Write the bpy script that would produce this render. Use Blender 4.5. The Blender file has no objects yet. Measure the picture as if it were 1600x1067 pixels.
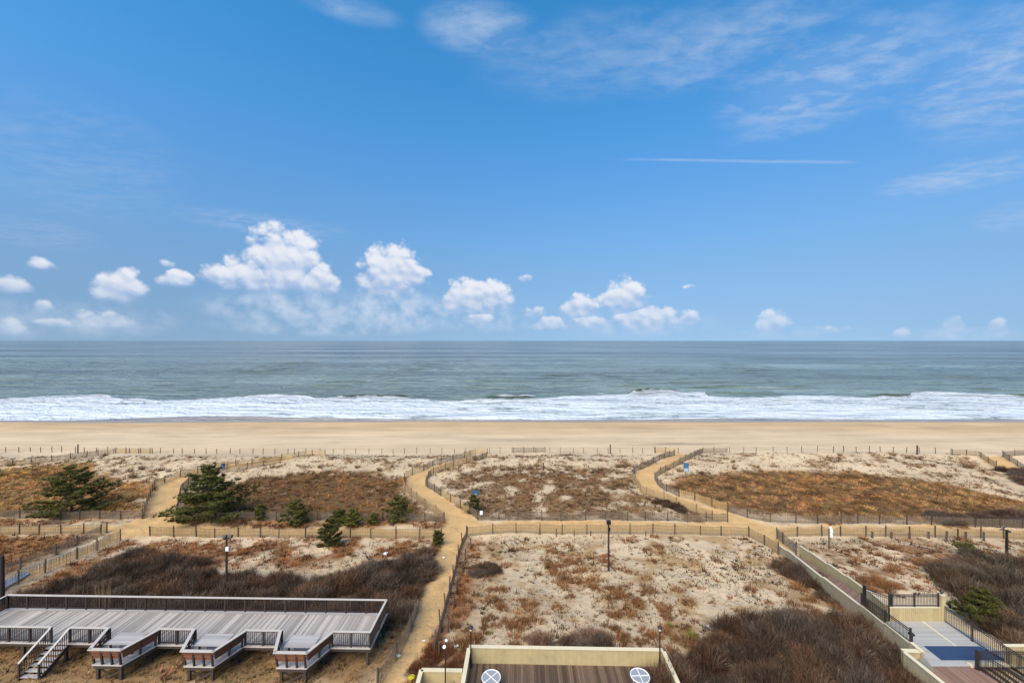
import bpy, math, random
import numpy as np
from mathutils import Vector

SC = bpy.context.scene
COL = SC.collection
R = math.radians
F, CX, CY, CAMZ = 622.2, 800.0, 531.5, 30.0      # focal length in photo pixels, principal point, eye height

# ------------------------------------------------------------------ camera
cd = bpy.data.cameras.new('camera'); cam = bpy.data.objects.new('camera', cd); COL.objects.link(cam)
cam.location = (0, 0, CAMZ); cam.rotation_euler = (R(90), 0, 0)
cd.sensor_width = 36; cd.lens = 14.0; cd.shift_y = -(533.5 - CY) / 1600
cd.clip_start = 0.5; cd.clip_end = 60000
SC.camera = cam
SC.view_settings.view_transform = 'Standard'; SC.view_settings.look = 'None'
SC.view_settings.gamma = 1; SC.view_settings.use_curve_mapping = False
EXPOSURE = 0.8
SC.view_settings.exposure = EXPOSURE
SC.cycles.max_bounces = 4; SC.cycles.diffuse_bounces = 2; SC.cycles.glossy_bounces = 2; SC.cycles.transparent_max_bounces = 4

# ------------------------------------------------------------------ sun
SUN_EL, SUN_AZ = R(46), R(210)                    # azimuth clockwise from +Y (the sea)
sdir = Vector((math.sin(SUN_AZ)*math.cos(SUN_EL), math.cos(SUN_AZ)*math.cos(SUN_EL), math.sin(SUN_EL)))
sl = bpy.data.lights.new('sun', 'SUN'); sl.energy = 3.2; sl.angle = R(55); sl.color = (1.0, 0.85, 0.66)
so = bpy.data.objects.new('sun', sl); COL.objects.link(so); so.rotation_euler = sdir.to_track_quat('Z', 'Y').to_euler()

# ------------------------------------------------------------------ world: sky with cumulus, high cloud and a contrail
W = bpy.data.worlds.new('World'); SC.world = W; W.use_nodes = True; W.cycles.sampling_method = 'NONE'
SKY_STRENGTH = 0.10
class NT:
    """small helper to write node maths"""
    def __init__(s, tree): s.t = tree
    def n(s, typ, **k):
        nd = s.t.nodes.new(typ)
        for a, v in k.items(): setattr(nd, a, v)
        return nd
    def put(s, sock, v):
        if isinstance(v, bpy.types.NodeSocket): s.t.links.new(v, sock)
        elif v is not None: sock.default_value = v
    def m(s, op, a, b=None, c=None, clamp=False):
        nd = s.n('ShaderNodeMath', operation=op); nd.use_clamp = clamp
        for i, v in enumerate((a, b, c)):
            if v is not None: s.put(nd.inputs[i], v)
        return nd.outputs[0]
    def xyz(s, x, y, z=0.0):
        nd = s.n('ShaderNodeCombineXYZ')
        for i, v in enumerate((x, y, z)): s.put(nd.inputs[i], v)
        return nd.outputs[0]
    def noise(s, vec, scale, detail=4, rough=0.5, dist=0.0, dim='3D'):
        nd = s.n('ShaderNodeTexNoise'); nd.noise_dimensions = dim; s.put(nd.inputs['Vector'], vec)
        nd.inputs['Scale'].default_value = scale; nd.inputs['Detail'].default_value = detail
        nd.inputs['Roughness'].default_value = rough; nd.inputs['Distortion'].default_value = dist
        return nd.outputs['Fac']
    def sstep(s, v, a, b, lo=0.0, hi=1.0):
        nd = s.n('ShaderNodeMapRange', interpolation_type='SMOOTHSTEP')
        s.put(nd.inputs[0], v)
        for i, q in enumerate((a, b, lo, hi)): s.put(nd.inputs[i+1], q)
        return nd.outputs[0]
    def mix(s, f, a, b, blend='MIX'):
        nd = s.n('ShaderNodeMix', data_type='RGBA', blend_type=blend)
        s.put(nd.inputs[0], f); s.put(nd.inputs[6], a); s.put(nd.inputs[7], b)
        return nd.outputs[2]

def pix_dir(px, py):
    a = math.atan((px - CX) / F)
    return a, (CY - py) / F * math.cos(a)          # azimuth, tangent of the elevation

def make_world():
    # cumulus: (centre x, base y, half width, height) as seen from the balcony, turned into directions of the sky
    CU = [(445,458,62,96),(392,452,50,48),(492,460,42,46),(340,442,32,28),(278,446,34,22,0.8),
          (610,462,46,72),(640,448,30,40),(742,486,52,46),(772,480,30,36),(752,506,36,18,0.6),
          (975,486,36,46),(1006,512,52,30),(903,492,30,30),(928,512,46,18,0.7),(857,515,27,17),(1080,507,18,22),
          (1205,517,29,28),(1487,527,24,34,0.7),(1413,528,20,18,0.6),(1560,526,24,28,0.5),
          (186,470,44,46,0.9),(20,457,34,28,0.8),(66,421,28,20,0.5),(66,490,24,22,0.6),(160,513,58,28,0.7),(86,514,44,18,0.5),(262,418,16,16,0.3),
          (822,440,20,13,0.2),(20,526,32,30,0.4),(250,498,30,16,0.1),(830,495,40,20,0.1),(1300,520,60,14,0.0),(1075,452,14,10,0.1)]
    def cumulus(b, u, v):
        """density of the cumulus and how far up its heap a direction lies"""
        uvv = b.xyz(u, v, v); acc = None; low = None
        for (px, py, hw, h, *wt) in CU:
            a, e = pix_dir(px, py)
            hu = hw / F * math.cos(a)**2; hv = h / F * math.cos(a); c = (e + 0.24*hv)/hv
            ma = b.n('ShaderNodeVectorMath', operation='MULTIPLY_ADD'); b.put(ma.inputs[0], uvv)
            ma.inputs[1].default_value = (1/hu, 1.2/hv, -2.7/hv); ma.inputs[2].default_value = (-a/hu, -1.2*c, 2.7*c)
            mx = b.n('ShaderNodeVectorMath', operation='MAXIMUM'); b.put(mx.inputs[0], ma.outputs[0]); mx.inputs[1].default_value = (-1e6, 0, 0)
            dt = b.n('ShaderNodeVectorMath', operation='DOT_PRODUCT'); b.put(dt.inputs[0], mx.outputs[0]); b.put(dt.inputs[1], mx.outputs[0])
            k = b.m('SUBTRACT', wt[0] if wt else 1.0, dt.outputs['Value'])
            acc = k if acc is None else b.m('MAXIMUM', acc, k)
            # the same heap weighed by height: larger than the plain density in its upper half
            up = b.m('MULTIPLY_ADD', v, 1.1/hv, b.m('ADD', k, -1.1*c))
            low = up if low is None else b.m('MAXIMUM', low, up) if False else b.m('ADD', b.m('MULTIPLY', low, b.m('GREATER_THAN', acc, k)), b.m('MULTIPLY', up, b.m('LESS_THAN', b.m('SUBTRACT', acc, k), 1e-6)))
        return acc, low
    t = W.node_tree; t.nodes.clear(); b = NT(t)
    out = b.n('ShaderNodeOutputWorld'); bg = b.n('ShaderNodeBackground'); bg.inputs[1].default_value = SKY_STRENGTH
    t.links.new(bg.outputs[0], out.inputs[0])
    sky = b.n('ShaderNodeTexSky', sky_type='NISHITA'); sky.sun_disc = False
    sky.sun_elevation = SUN_EL; sky.sun_rotation = SUN_AZ
    sky.altitude = 30; sky.air_density = 1.0; sky.dust_density = 0.6; sky.ozone_density = 2.2
    tc = b.n('ShaderNodeTexCoord'); sp = b.n('ShaderNodeSeparateXYZ'); t.links.new(tc.outputs['Generated'], sp.inputs[0])
    x, y, z = sp.outputs
    rad = b.m('SQRT', b.m('MULTIPLY_ADD', x, x, b.m('MULTIPLY', y, y)))
    v = b.m('DIVIDE', z, b.m('MAXIMUM', rad, 1e-4)); u = b.m('ARCTAN2', x, y)
    K = 1.0 / SKY_STRENGTH / 2**EXPOSURE
    # clean sea air: no yellow dust band at the horizon, deeper blue overhead (the same all round)
    nv = b.n('ShaderNodeVectorMath', operation='NORMALIZE'); b.put(nv.inputs[0], b.xyz(x, y, b.m('MULTIPLY_ADD', b.m('MAXIMUM', z, 0.0), 0.88, 0.12))); t.links.new(nv.outputs[0], sky.inputs[0])
    cr = b.n('ShaderNodeValToRGB'); cr.color_ramp.interpolation = 'B_SPLINE'
    stops = [(0.0,(0.46,0.51,0.60)),(0.10,(0.60,0.69,0.73)),(0.24,(0.69,0.90,0.98)),(0.50,(0.47,1.12,1.44)),(0.9,(0.25,1.09,1.40))]
    el = cr.color_ramp.elements
    while len(el) < len(stops): el.new(0.5)
    for e_, (p_, c_) in zip(el, stops): e_.position = p_; e_.color = (c_[0]/1.5, c_[1]/1.5, c_[2]/1.5, 1)
    t.links.new(b.m('MAXIMUM', v, 0.0), cr.inputs[0])
    tint = b.n('ShaderNodeVectorMath', operation='SCALE'); t.links.new(cr.outputs[0], tint.inputs[0]); tint.inputs['Scale'].default_value = 1.5
    skyc = b.mix(1.0, sky.outputs[0], tint.outputs[0], 'MULTIPLY')
    # high thin cloud: noise on a flat layer far overhead
    zz = b.m('MAXIMUM', z, 0.03)
    lx = b.m('DIVIDE', x, zz); ly = b.m('DIVIDE', y, zz)
    lay = b.xyz(lx, ly, 0.0)
    vc_ = b.m('MINIMUM', v, 3.0)
    wisp = b.noise(b.xyz(b.m('MULTIPLY', lx, 0.7), b.m('MULTIPLY', ly, 1.7)), 2.4, 5, 0.60, 0.2, '2D')
    ripple = b.noise(b.xyz(b.m('MULTIPLY', lx, 0.8), b.m('MULTIPLY', ly, 1.5)), 9.0, 4, 0.58, 0.2, '2D')
    big = b.noise(b.xyz(lx, ly), 0.55, 1, 0.5, 0, '2D')
    # where the sheet is: a patch over the south-east (right) that thins out to the north
    def patch(px, py, hw, hh):
        a, e = pix_dir(px, py)
        hu = hw/F*math.cos(a)**2; hv = hh/F*math.cos(a)
        nx = b.m('MULTIPLY_ADD', u, 1/hu, -a/hu); ny = b.m('MULTIPLY_ADD', v, 1/hv, -e/hv)
        return b.sstep(b.m('MULTIPLY_ADD', nx, nx, b.m('MULTIPLY', ny, ny)), 1.0, 0.0)
    pm = None
    for q, wgt in (((1290,120,230,95),1.0),((1560,110,210,130),1.0),((1130,70,260,80),0.75),((750,45,110,55),0.95),((940,80,260,90),0.45),
              ((1500,275,170,30),0.85),((1580,340,80,30),0.5),((540,10,110,30),0.6),((420,352,170,22),0.55),((130,250,220,120),0.28),((1250,190,160,30),0.5),((60,365,130,30),0.35)):
        p = b.m('MULTIPLY', patch(*q), wgt)
        pm = p if pm is None else b.m('MAXIMUM', pm, p)
    outer = b.m('MULTIPLY', b.m('MULTIPLY', b.sstep(b.m('ABSOLUTE', u), 0.98, 1.25), b.sstep(big, 0.45, 0.62)), b.sstep(v, 0.2, 0.5))
    pm = b.m('MAXIMUM', pm, b.m('MULTIPLY', outer, 0.8))
    ci = b.m('MULTIPLY_ADD', ripple, 0.55, b.m('MULTIPLY', wisp, 0.55))
    ci = b.m('MULTIPLY', b.sstep(ci, 0.34, 0.84), pm)
    ci = b.m('MULTIPLY', ci, 0.74)
    ci = b.m('MAXIMUM', ci, b.m('MULTIPLY', b.m('MULTIPLY', pm, pm), 0.16))
    # contrail
    a0, e0 = pix_dir(955, 249); a1, e1 = pix_dir(1350, 254)
    tt = b.m('MULTIPLY_ADD', u, 1/(a1-a0), -a0/(a1-a0))
    wob = b.m('MULTIPLY', b.m('SUBTRACT', wisp, 0.5), 0.006)
    # straight in space: the tangent of the elevation follows cos(azimuth)
    line = b.m('MULTIPLY', b.m('COSINE', u), b.m('MULTIPLY_ADD', tt, (CY-254)/F - (CY-249)/F, (CY-249)/F))
    dist = b.m('ABSOLUTE', b.m('SUBTRACT', b.m('ADD', v, wob), line))
    con = b.m('MULTIPLY', b.sstep(dist, 0.0050, 0.0004), b.m('MULTIPLY', b.sstep(tt, 0.0, 0.25), b.sstep(tt, 1.02, 0.88)))
    con = b.m('MULTIPLY', con, b.m('MULTIPLY_ADD', ripple, 0.9, 0.1))
    ci = b.m('MAXIMUM', ci, b.m('MULTIPLY', con, 0.58))
    c1 = b.mix(ci, skyc, (0.50*K, 0.62*K, 0.82*K, 1))
    # cumulus
    acc, up = cumulus(b, u, v)
    # the same kind of low cumulus goes on round the rest of the horizon
    far = b.m('SUBTRACT', b.m('MULTIPLY', b.noise(b.xyz(u, b.m('MULTIPLY', v, 2.2)), 7.0, 2, 0.5, 0, '2D'), 6.0), 3.5)
    far = b.m('SUBTRACT', far, b.m('MULTIPLY', b.m('ABSOLUTE', b.m('SUBTRACT', v, 0.07)), 18.0))
    far = b.m('ADD', far, b.m('MULTIPLY', b.m('SUBTRACT', b.sstep(b.m('ABSOLUTE', u), 0.93, 1.0), 1.0), 9.0))
    base = b.m('MAXIMUM', b.m('MAXIMUM', acc, -1.5), far)
    def vor(du, dv, sc):
        nd = b.n('ShaderNodeTexVoronoi', voronoi_dimensions='2D', feature='SMOOTH_F1'); nd.inputs['Scale'].default_value = sc; nd.inputs['Smoothness'].default_value = 0.35
        b.put(nd.inputs['Vector'], b.xyz(b.m('ADD', wu, du), b.m('ADD', wv, dv))); return nd.outputs['Distance']
    n1 = b.noise(b.xyz(u, b.m('MULTIPLY', v, 1.15)), 22.0, 6, 0.56, 0, '2D')
    wu = b.m('MULTIPLY_ADD', n1, 0.016, u); wv = b.m('MULTIPLY_ADD', n1, 0.014, b.m('MULTIPLY', v, 1.1))
    p0 = vor(0, 0, 34.0); p1 = vor(0.004, 0.008, 34.0); q0 = vor(0.3, 0.1, 95.0)
    d0 = b.m('MULTIPLY_ADD', b.m('SUBTRACT', n1, 0.5), 1.5, b.m('ADD', base, 0.30))
    d0 = b.m('MULTIPLY_ADD', b.m('SUBTRACT', 0.42, p0), 0.85, d0)
    d0 = b.m('MULTIPLY_ADD', b.m('SUBTRACT', 0.42, q0), 0.32, d0)
    rel = b.m('MAXIMUM', b.m('MINIMUM', b.m('SUBTRACT', up, acc), 1.0), -0.6)
    # firm heaped tops, bases that dissolve into the haze
    soft = b.sstep(rel, -0.35, 0.35, 1.5, 0.55)
    alpha = b.sstep(d0, -0.10, b.m('ADD', soft, 0.1))
    alpha = b.m('MULTIPLY', alpha, b.sstep(v, -0.005, 0.13, 0.38, 0.93))
    lit = b.m('ADD', b.m('MULTIPLY', b.m('SUBTRACT', p1, p0), 0.75), b.m('MULTIPLY_ADD', rel, 0.72, b.m('MULTIPLY', b.m('SUBTRACT', n1, 0.5), 0.7)))
    lit = b.sstep(lit, -0.45, 0.70)
    cc = b.mix(lit, (0.37*K, 0.51*K, 0.77*K, 1), (0.86*K, 0.88*K, 0.94*K, 1))
    # thin hazy cloud lying low under and between the heaps
    hz = None
    for q, wgt in (((445,482,150,30),0.75),((610,488,140,40),0.8),((520,508,200,22),0.6),((150,500,170,36),0.45),((980,505,150,26),0.45),((760,498,110,26),0.45),((20,500,90,40),0.4),((1500,522,120,14),0.3),((1220,520,90,12),0.25)):
        p = b.m('MULTIPLY', patch(*q), wgt); hz = p if hz is None else b.m('MAXIMUM', hz, p)
    hz = b.m('MULTIPLY', hz, b.sstep(b.m('MULTIPLY_ADD', p0, -0.22, n1), 0.12, 0.66))
    c1 = b.mix(hz, c1, (0.60*K, 0.70*K, 0.87*K, 1))
    c2 = b.mix(alpha, c1, cc)
    t.links.new(c2, bg.inputs[0])
make_world()

# ------------------------------------------------------------------ noise and ground height
def vnoise(x, y, seed=0):
    xi = np.floor(x).astype(np.int64); yi = np.floor(y).astype(np.int64)
    xf = x - xi; yf = y - yi
    def h(a, b):
        n = (a * 374761393 + b * 668265263 + seed * 1442695041) & 0xffffffff
        n = ((n ^ (n >> 13)) * 1274126177) & 0xffffffff
        return ((n ^ (n >> 16)) & 0xffff) / 65535.0
    u = xf*xf*(3-2*xf); v = yf*yf*(3-2*yf)
    return (h(xi,yi)*(1-u)+h(xi+1,yi)*u)*(1-v) + (h(xi,yi+1)*(1-u)+h(xi+1,yi+1)*u)*v
def fbm(x, y, scale, octv=4, seed=0, gain=0.5):
    x = np.asarray(x, float)/scale; y = np.asarray(y, float)/scale
    s = 0; a = 1; tot = 0
    for i in range(octv):
        s = s + a*vnoise(x*2**i + 17.3*i, y*2**i + 9.1*i, seed+i); tot += a; a *= gain
    return s/tot
def sst(a, b, v):
    t = np.clip((v-a)/(b-a), 0, 1); return t*t*(3-2*t)
PD = np.array([5,20,25,30,40,50,60,75,86,90,95,99,110,130,147.5,160,200,400,800], float)
PZ = np.array([8.4,8.2,8.0,7.5,5.9,4.7,4.1,3.6,3.7,3.55,2.6,2.05,1.75,1.1,0.05,-0.6,-2.6,-8,-14], float)
_d = np.linspace(5, 800, 4000); _z = np.interp(_d, PD, PZ)
_k = np.ones(15)/15; _z = np.convolve(np.pad(_z, 7, mode='edge'), _k, 'valid')
def H(x, y):
    x = np.asarray(x, float); y = np.asarray(y, float)
    z = np.interp(y, _d, _z)
    dune = sst(30, 44, y) * (1 - sst(92, 99, y))
    z = z + dune*((fbm(x, y, 14, 3, 3)-0.5)*1.1 + (fbm(x, y, 3.2, 3, 8)-0.5)*0.34)
    z = z + sst(40, 60, x)*np.exp(-((y-93.0)/4.0)**2)*0.75          # the crest is higher to the south
    z = z + (1-sst(95, 104, y))*(fbm(x, y, 0.9, 2, 21)-0.5)*0.17
    b = sst(99, 106, y)*(1-sst(140, 150, y))
    z = z + b*((fbm(x*0.35, y, 9, 3, 30)-0.5)*0.35 + (fbm(x, y, 1.6, 2, 31)-0.5)*0.05)
    z = z + sst(138, 147, y)*(1-sst(152, 170, y))*(fbm(x, y*0.3, 26, 2, 44)-0.5)*0.22
    return z
def G(px, py):
    """photo pixel -> point of the ground it shows"""
    d = np.linspace(18, 175, 3200); s = (py - CY)/F; x = (px - CX)/F*d
    hit = np.nonzero(H(x, d) >= CAMZ - s*d)[0]
    i = hit[0] if len(hit) else len(d)-1
    return Vector((float(x[i]), float(d[i]), float(H(x[i], d[i]))))
def P(px, py, z):
    d = (CAMZ - z)*F/(py - CY); return Vector(((px-CX)/F*d, d, z))
def GP(pts): return [G(*p) for p in pts]
def sdist(x, y, poly):
    """signed distance to a polygon in metres, positive inside"""
    p = np.array([(q.x, q.y) for q in poly]); n = len(p)
    dmin = np.full(x.shape, 1e9); ins = np.zeros(x.shape, bool)
    for i in range(n):
        a, c = p[i], p[(i+1) % n]; e = c - a
        t = np.clip(((x-a[0])*e[0] + (y-a[1])*e[1])/max(e@e, 1e-9), 0, 1)
        dmin = np.minimum(dmin, np.hypot(x-a[0]-t*e[0], y-a[1]-t*e[1]))
        cr = ((a[1] > y) != (c[1] > y)) & (x < (c[0]-a[0])*(y-a[1])/((c[1]-a[1]) or 1e-9) + a[0])
        ins ^= cr
    return np.where(ins, dmin, -dmin)

# ------------------------------------------------------------------ materials
MATS = {}
def mat(name, col, rough=0.7, var=0.15, scale=6.0, bump=0.0, rnd=0.0, metal=0.0, stretch=(1,1,1), spec=0.3, attr=None, trans=0.0, alpha=1.0, dirt=None, hue=False):
    if name in MATS: return MATS[name]
    m = bpy.data.materials.new(name); m.use_nodes = True; t = m.node_tree; b = NT(t)
    p = t.nodes['Principled BSDF']
    geo = b.n('ShaderNodeNewGeometry'); mp = b.n('ShaderNodeMapping'); t.links.new(geo.outputs['Position'], mp.inputs[0]); mp.inputs['Scale'].default_value = stretch
    nz = b.noise(mp.outputs[0], scale, 5, 0.6)
    fac = b.m('MULTIPLY_ADD', nz, 2*var, 1-var)
    if rnd:
        oi = b.n('ShaderNodeObjectInfo'); fac = b.m('MULTIPLY', fac, b.m('MULTIPLY_ADD', oi.outputs['Random'], 2*rnd, 1-rnd))
    base = (*col, 1)
    if attr:
        at = b.n('ShaderNodeAttribute'); at.attribute_name = attr; base = at.outputs['Color']
    vm = b.n('ShaderNodeVectorMath', operation='SCALE'); b.put(vm.inputs[0], base if attr else col); b.put(vm.inputs['Scale'], fac)
    c = vm.outputs[0]
    if hue:      # some individuals greyer, some redder
        r2 = b.m('FRACT', b.m('MULTIPLY', oi.outputs['Random'], 7.31))
        c = b.mix(1.0, c, b.mix(r2, (0.86,1.0,1.10,1), (1.16,0.94,0.80,1)), 'MULTIPLY')
    if dirt:
        dn = b.noise(geo.outputs['Position'], dirt[1], 5, 0.65)
        c = b.mix(b.m('MULTIPLY', b.sstep(dn, 0.5, 0.75), dirt[2]), c, (*dirt[0], 1))
    t.links.new(c, p.inputs['Base Color'])
    p.inputs['Roughness'].default_value = rough; p.inputs['Metallic'].default_value = metal
    p.inputs['Specular IOR Level'].default_value = spec
    if trans: p.inputs['Transmission Weight'].default_value = trans
    if alpha < 1: p.inputs['Alpha'].default_value = alpha
    if bump:
        bn = b.n('ShaderNodeBump'); bn.inputs['Strength'].default_value = bump; bn.inputs['Distance'].default_value = 0.02
        t.links.new(nz, bn.inputs['Height']); t.links.new(bn.outputs[0], p.inputs['Normal'])
    MATS[name] = m; return m
M_CAP   = mat('weathered_rail_wood', (0.47,0.415,0.375), 0.75, 0.18, 5, 0.2)
M_PLANK = mat('silvered_deck_plank', (0.385,0.335,0.30), 0.75, 0.25, 7, 0.3, rnd=0.36, stretch=(6,0.7,1))
M_PLANKX= mat('silvered_cross_plank', (0.36,0.33,0.32), 0.75, 0.2, 7, 0.3, rnd=0.16, stretch=(0.7,6,1))
M_DARKW = mat('dark_stained_wood', (0.045,0.030,0.026), 0.7, 0.25, 8, 0.2, rnd=0.2)
M_REDW  = mat('red_brown_wood', (0.13,0.048,0.022), 0.65, 0.3, 7, 0.2, rnd=0.25, stretch=(1,1,4))
M_BEAM  = mat('dark_beam_wood', (0.06,0.045,0.035), 0.85, 0.25, 6)  # even dark brown for frame timbers, pilings and joists
M_CREAM = mat('cream_painted_board', (0.46,0.36,0.19), 0.65, 0.12, 3, 0.05, rnd=0.05, dirt=((0.30,0.22,0.13),1.3,0.55))
M_CREAMG= mat('weathered_cream_board', (0.35,0.285,0.19), 0.7, 0.16, 3, 0.05, rnd=0.06, dirt=((0.22,0.17,0.12),1.1,0.7))
M_CAPC  = mat('pale_cream_cap', (0.64,0.54,0.37), 0.6, 0.10, 3)
M_BROWNP= mat('brown_floor_plank', (0.115,0.075,0.052), 0.7, 0.45, 5, 0.3, rnd=0.5, stretch=(5,0.6,1))
M_REDP  = mat('red_brown_plank', (0.23,0.135,0.10), 0.7, 0.25, 5, 0.3, rnd=0.25, stretch=(0.7,5,1))
M_GREYP = mat('grey_composite_plank', (0.36,0.345,0.33), 0.65, 0.14, 4, 0.2, rnd=0.10, stretch=(0.6,5,1))
M_BLUE  = mat('blue_mat_rubber', (0.026,0.052,0.115), 0.75, 0.25, 9)
M_LBLUE = mat('faded_blue_mat', (0.22,0.30,0.45), 0.8, 0.2, 6)
M_BLACK = mat('black_metal', (0.012,0.012,0.014), 0.45, 0.2, 6, metal=0.0, spec=0.5)
M_IRON  = mat('dark_bronze_rail', (0.035,0.026,0.022), 0.45, 0.2, 6, spec=0.5)
M_POST  = mat('weathered_post_wood', (0.085,0.062,0.048), 0.85, 0.35, 7, 0.3, rnd=0.35)
M_PICKG = mat('grey_lath_wood', (0.19,0.145,0.105), 0.85, 0.35, 4, rnd=0.1)
M_PICKY = mat('fresh_lath_wood', (0.50,0.34,0.15), 0.8, 0.25, 4, rnd=0.1)
M_PICKT = mat('tan_lath_wood', (0.34,0.235,0.125), 0.8, 0.3, 4, rnd=0.1)
M_WIRE  = mat('rusty_wire', (0.12,0.09,0.07), 0.6, 0.2, 5)
M_WHITE = mat('white_plastic', (0.78,0.78,0.77), 0.5, 0.06, 5)
M_GLASS = mat('frosted_table_glass', (0.33,0.33,0.35), 0.3, 0.05, 5, alpha=0.85, spec=0.6)
M_SIGNB = mat('blue_sign_paint', (0.05,0.15,0.32), 0.5, 0.15, 12)
M_STONE = mat('grey_green_canvas', (0.20,0.21,0.18), 0.8, 0.2, 6)
M_YELL  = mat('yellow_plastic', (0.65,0.52,0.02), 0.5, 0.1, 6)
M_TWIG  = mat('twig', (0.1,0.08,0.07), 0.9, 0.45, 0.9, rnd=0.42, hue=True, attr='Col', spec=0.1)
M_GRASS = mat('dry_grass', (0.3,0.2,0.1), 0.85, 0.2, 2, attr='Col', spec=0.12)
M_NEEDLE= mat('pine_needle', (0.04,0.07,0.02), 0.6, 0.2, 3, attr='Col', spec=0.25)
M_BARK  = mat('bark', (0.07,0.05,0.04), 0.9, 0.3, 9, 0.4)

# ------------------------------------------------------------------ mesh helpers
def props(o, label=None, cat=None, group=None, kind=None):
    if label: o['label'] = label
    if cat: o['category'] = cat
    if group: o['group'] = group
    if kind: o['kind'] = kind
    return o
def link(name, data, parent=None):
    o = bpy.data.objects.new(name, data); COL.objects.link(o)
    if parent: o.parent = parent
    return o
def empty(name, loc, label, cat, group=None, rz=0.0):
    o = link(name, None); o.location = loc; o.rotation_euler = (0,0,rz); o.empty_display_size = 0.3
    return props(o, label, cat, group)
def np_mesh(name, V, FC, m, col=None, smooth=False):
    """V (n,3), FC (f,k) with k corners each"""
    me = bpy.data.meshes.new(name); V = np.asarray(V, np.float32); FC = np.asarray(FC, np.int32); k = FC.shape[1]
    me.vertices.add(len(V)); me.vertices.foreach_set('co', V.ravel())
    me.loops.add(FC.size); me.loops.foreach_set('vertex_index', FC.ravel())
    me.polygons.add(len(FC)); me.polygons.foreach_set('loop_start', np.arange(0, FC.size, k, dtype=np.int32))
    me.polygons.foreach_set('loop_total', np.full(len(FC), k, np.int32))
    if smooth: me.polygons.foreach_set('use_smooth', np.ones(len(FC), bool))
    if col is not None:
        a = me.color_attributes.new('Col', 'FLOAT_COLOR', 'POINT'); c4 = np.ones((len(V),4), np.float32); c4[:,:3] = col; a.data.foreach_set('color', c4.ravel())
    me.materials.append(m); me.update(calc_edges=True); return me
class MB:
    def __init__(s): s.v = []; s.f = []
    def hexa(s, p):                                  # 8 corners: bottom 4, top 4
        n = len(s.v); s.v += [tuple(q) for q in p]
        s.f += [(n,n+3,n+2,n+1),(n+4,n+5,n+6,n+7),(n,n+1,n+5,n+4),(n+1,n+2,n+6,n+5),(n+2,n+3,n+7,n+6),(n+3,n,n+4,n+7)]
    def box(s, c, z):
        x,y,w = c; a,b,h = z[0]/2, z[1]/2, z[2]/2
        s.hexa([(x-a,y-b,w-h),(x+a,y-b,w-h),(x+a,y+b,w-h),(x-a,y+b,w-h),(x-a,y-b,w+h),(x+a,y-b,w+h),(x+a,y+b,w+h),(x-a,y+b,w+h)])
    def prism(s, p0, p1, b0, t0, b1, t1, th, off=0.0):
        """upright slab from p0 to p1 with its own bottom and top height at each end"""
        dx, dy = p1[0]-p0[0], p1[1]-p0[1]; l = math.hypot(dx, dy) or 1; nx, ny = -dy/l, dx/l
        o = [(off-th/2), (off+th/2)]
        q = [(p0[0]+nx*o[0],p0[1]+ny*o[0]),(p1[0]+nx*o[0],p1[1]+ny*o[0]),(p1[0]+nx*o[1],p1[1]+ny*o[1]),(p0[0]+nx*o[1],p0[1]+ny*o[1])]
        s.hexa([(*q[0],b0),(*q[1],b1),(*q[2],b1),(*q[3],b0),(*q[0],t0),(*q[1],t1),(*q[2],t1),(*q[3],t0)])
    def tube(s, a, b, r0, r1, n=6):
        a = Vector(a); b = Vector(b); d = (b-a).normalized(); u = d.orthogonal().normalized(); w = d.cross(u); k = len(s.v)
        for p, r in ((a,r0),(b,r1)):
            for i in range(n):
                t = 2*math.pi*i/n; s.v.append(tuple(p + (u*math.cos(t)+w*math.sin(t))*r))
        for i in range(n): s.f.append((k+i, k+(i+1)%n, k+n+(i+1)%n, k+n+i))
        s.f.append(tuple(k+n+i for i in range(n))); s.f.append(tuple(k+n-1-i for i in range(n)))
    def build(s, name, m, parent=None, origin=None, smooth=False):
        me = bpy.data.meshes.new(name); vv = s.v
        if origin is not None: vv = [(x-origin[0], y-origin[1], z-origin[2]) for x,y,z in vv]
        me.from_pydata(vv, [], s.f); me.materials.append(m)
        if smooth:
            for p in me.polygons: p.use_smooth = True
        me.update(); o = link(name, me, parent)
        return o
_cube = {}
def cube(m):
    if m.name not in _cube:
        b = MB(); b.box((0,0,0),(1,1,1)); me = bpy.data.meshes.new('block'); me.from_pydata(b.v, [], b.f); me.materials.append(m); _cube[m.name] = me
    return _cube[m.name]
def block(name, m, parent, c, size, rot=(0,0,0)):
    o = link(name, cube(m), parent); o.location = c; o.scale = size; o.rotation_euler = rot; return o
def sub(name, m, parent, c, rel):
    """a piece of a block, placed and sized relative to it"""
    o = link(name, cube(m), parent); o.location = c; o.scale = rel; return o
_unit = {}
def lathe(name, m, prof, n=14):
    V = []; Fc = []
    for r, z in prof:
        for i in range(n): t = 2*math.pi*i/n; V.append((r*math.cos(t), r*math.sin(t), z))
    for j in range(len(prof)-1):
        for i in range(n): Fc.append((j*n+i, j*n+(i+1)%n, (j+1)*n+(i+1)%n, (j+1)*n+i))
    Fc.append(tuple(range(n-1,-1,-1))); Fc.append(tuple((len(prof)-1)*n+i for i in range(n)))
    me = bpy.data.meshes.new(name); me.from_pydata(V, [], Fc); me.materials.append(m); me.update(); return me

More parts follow.
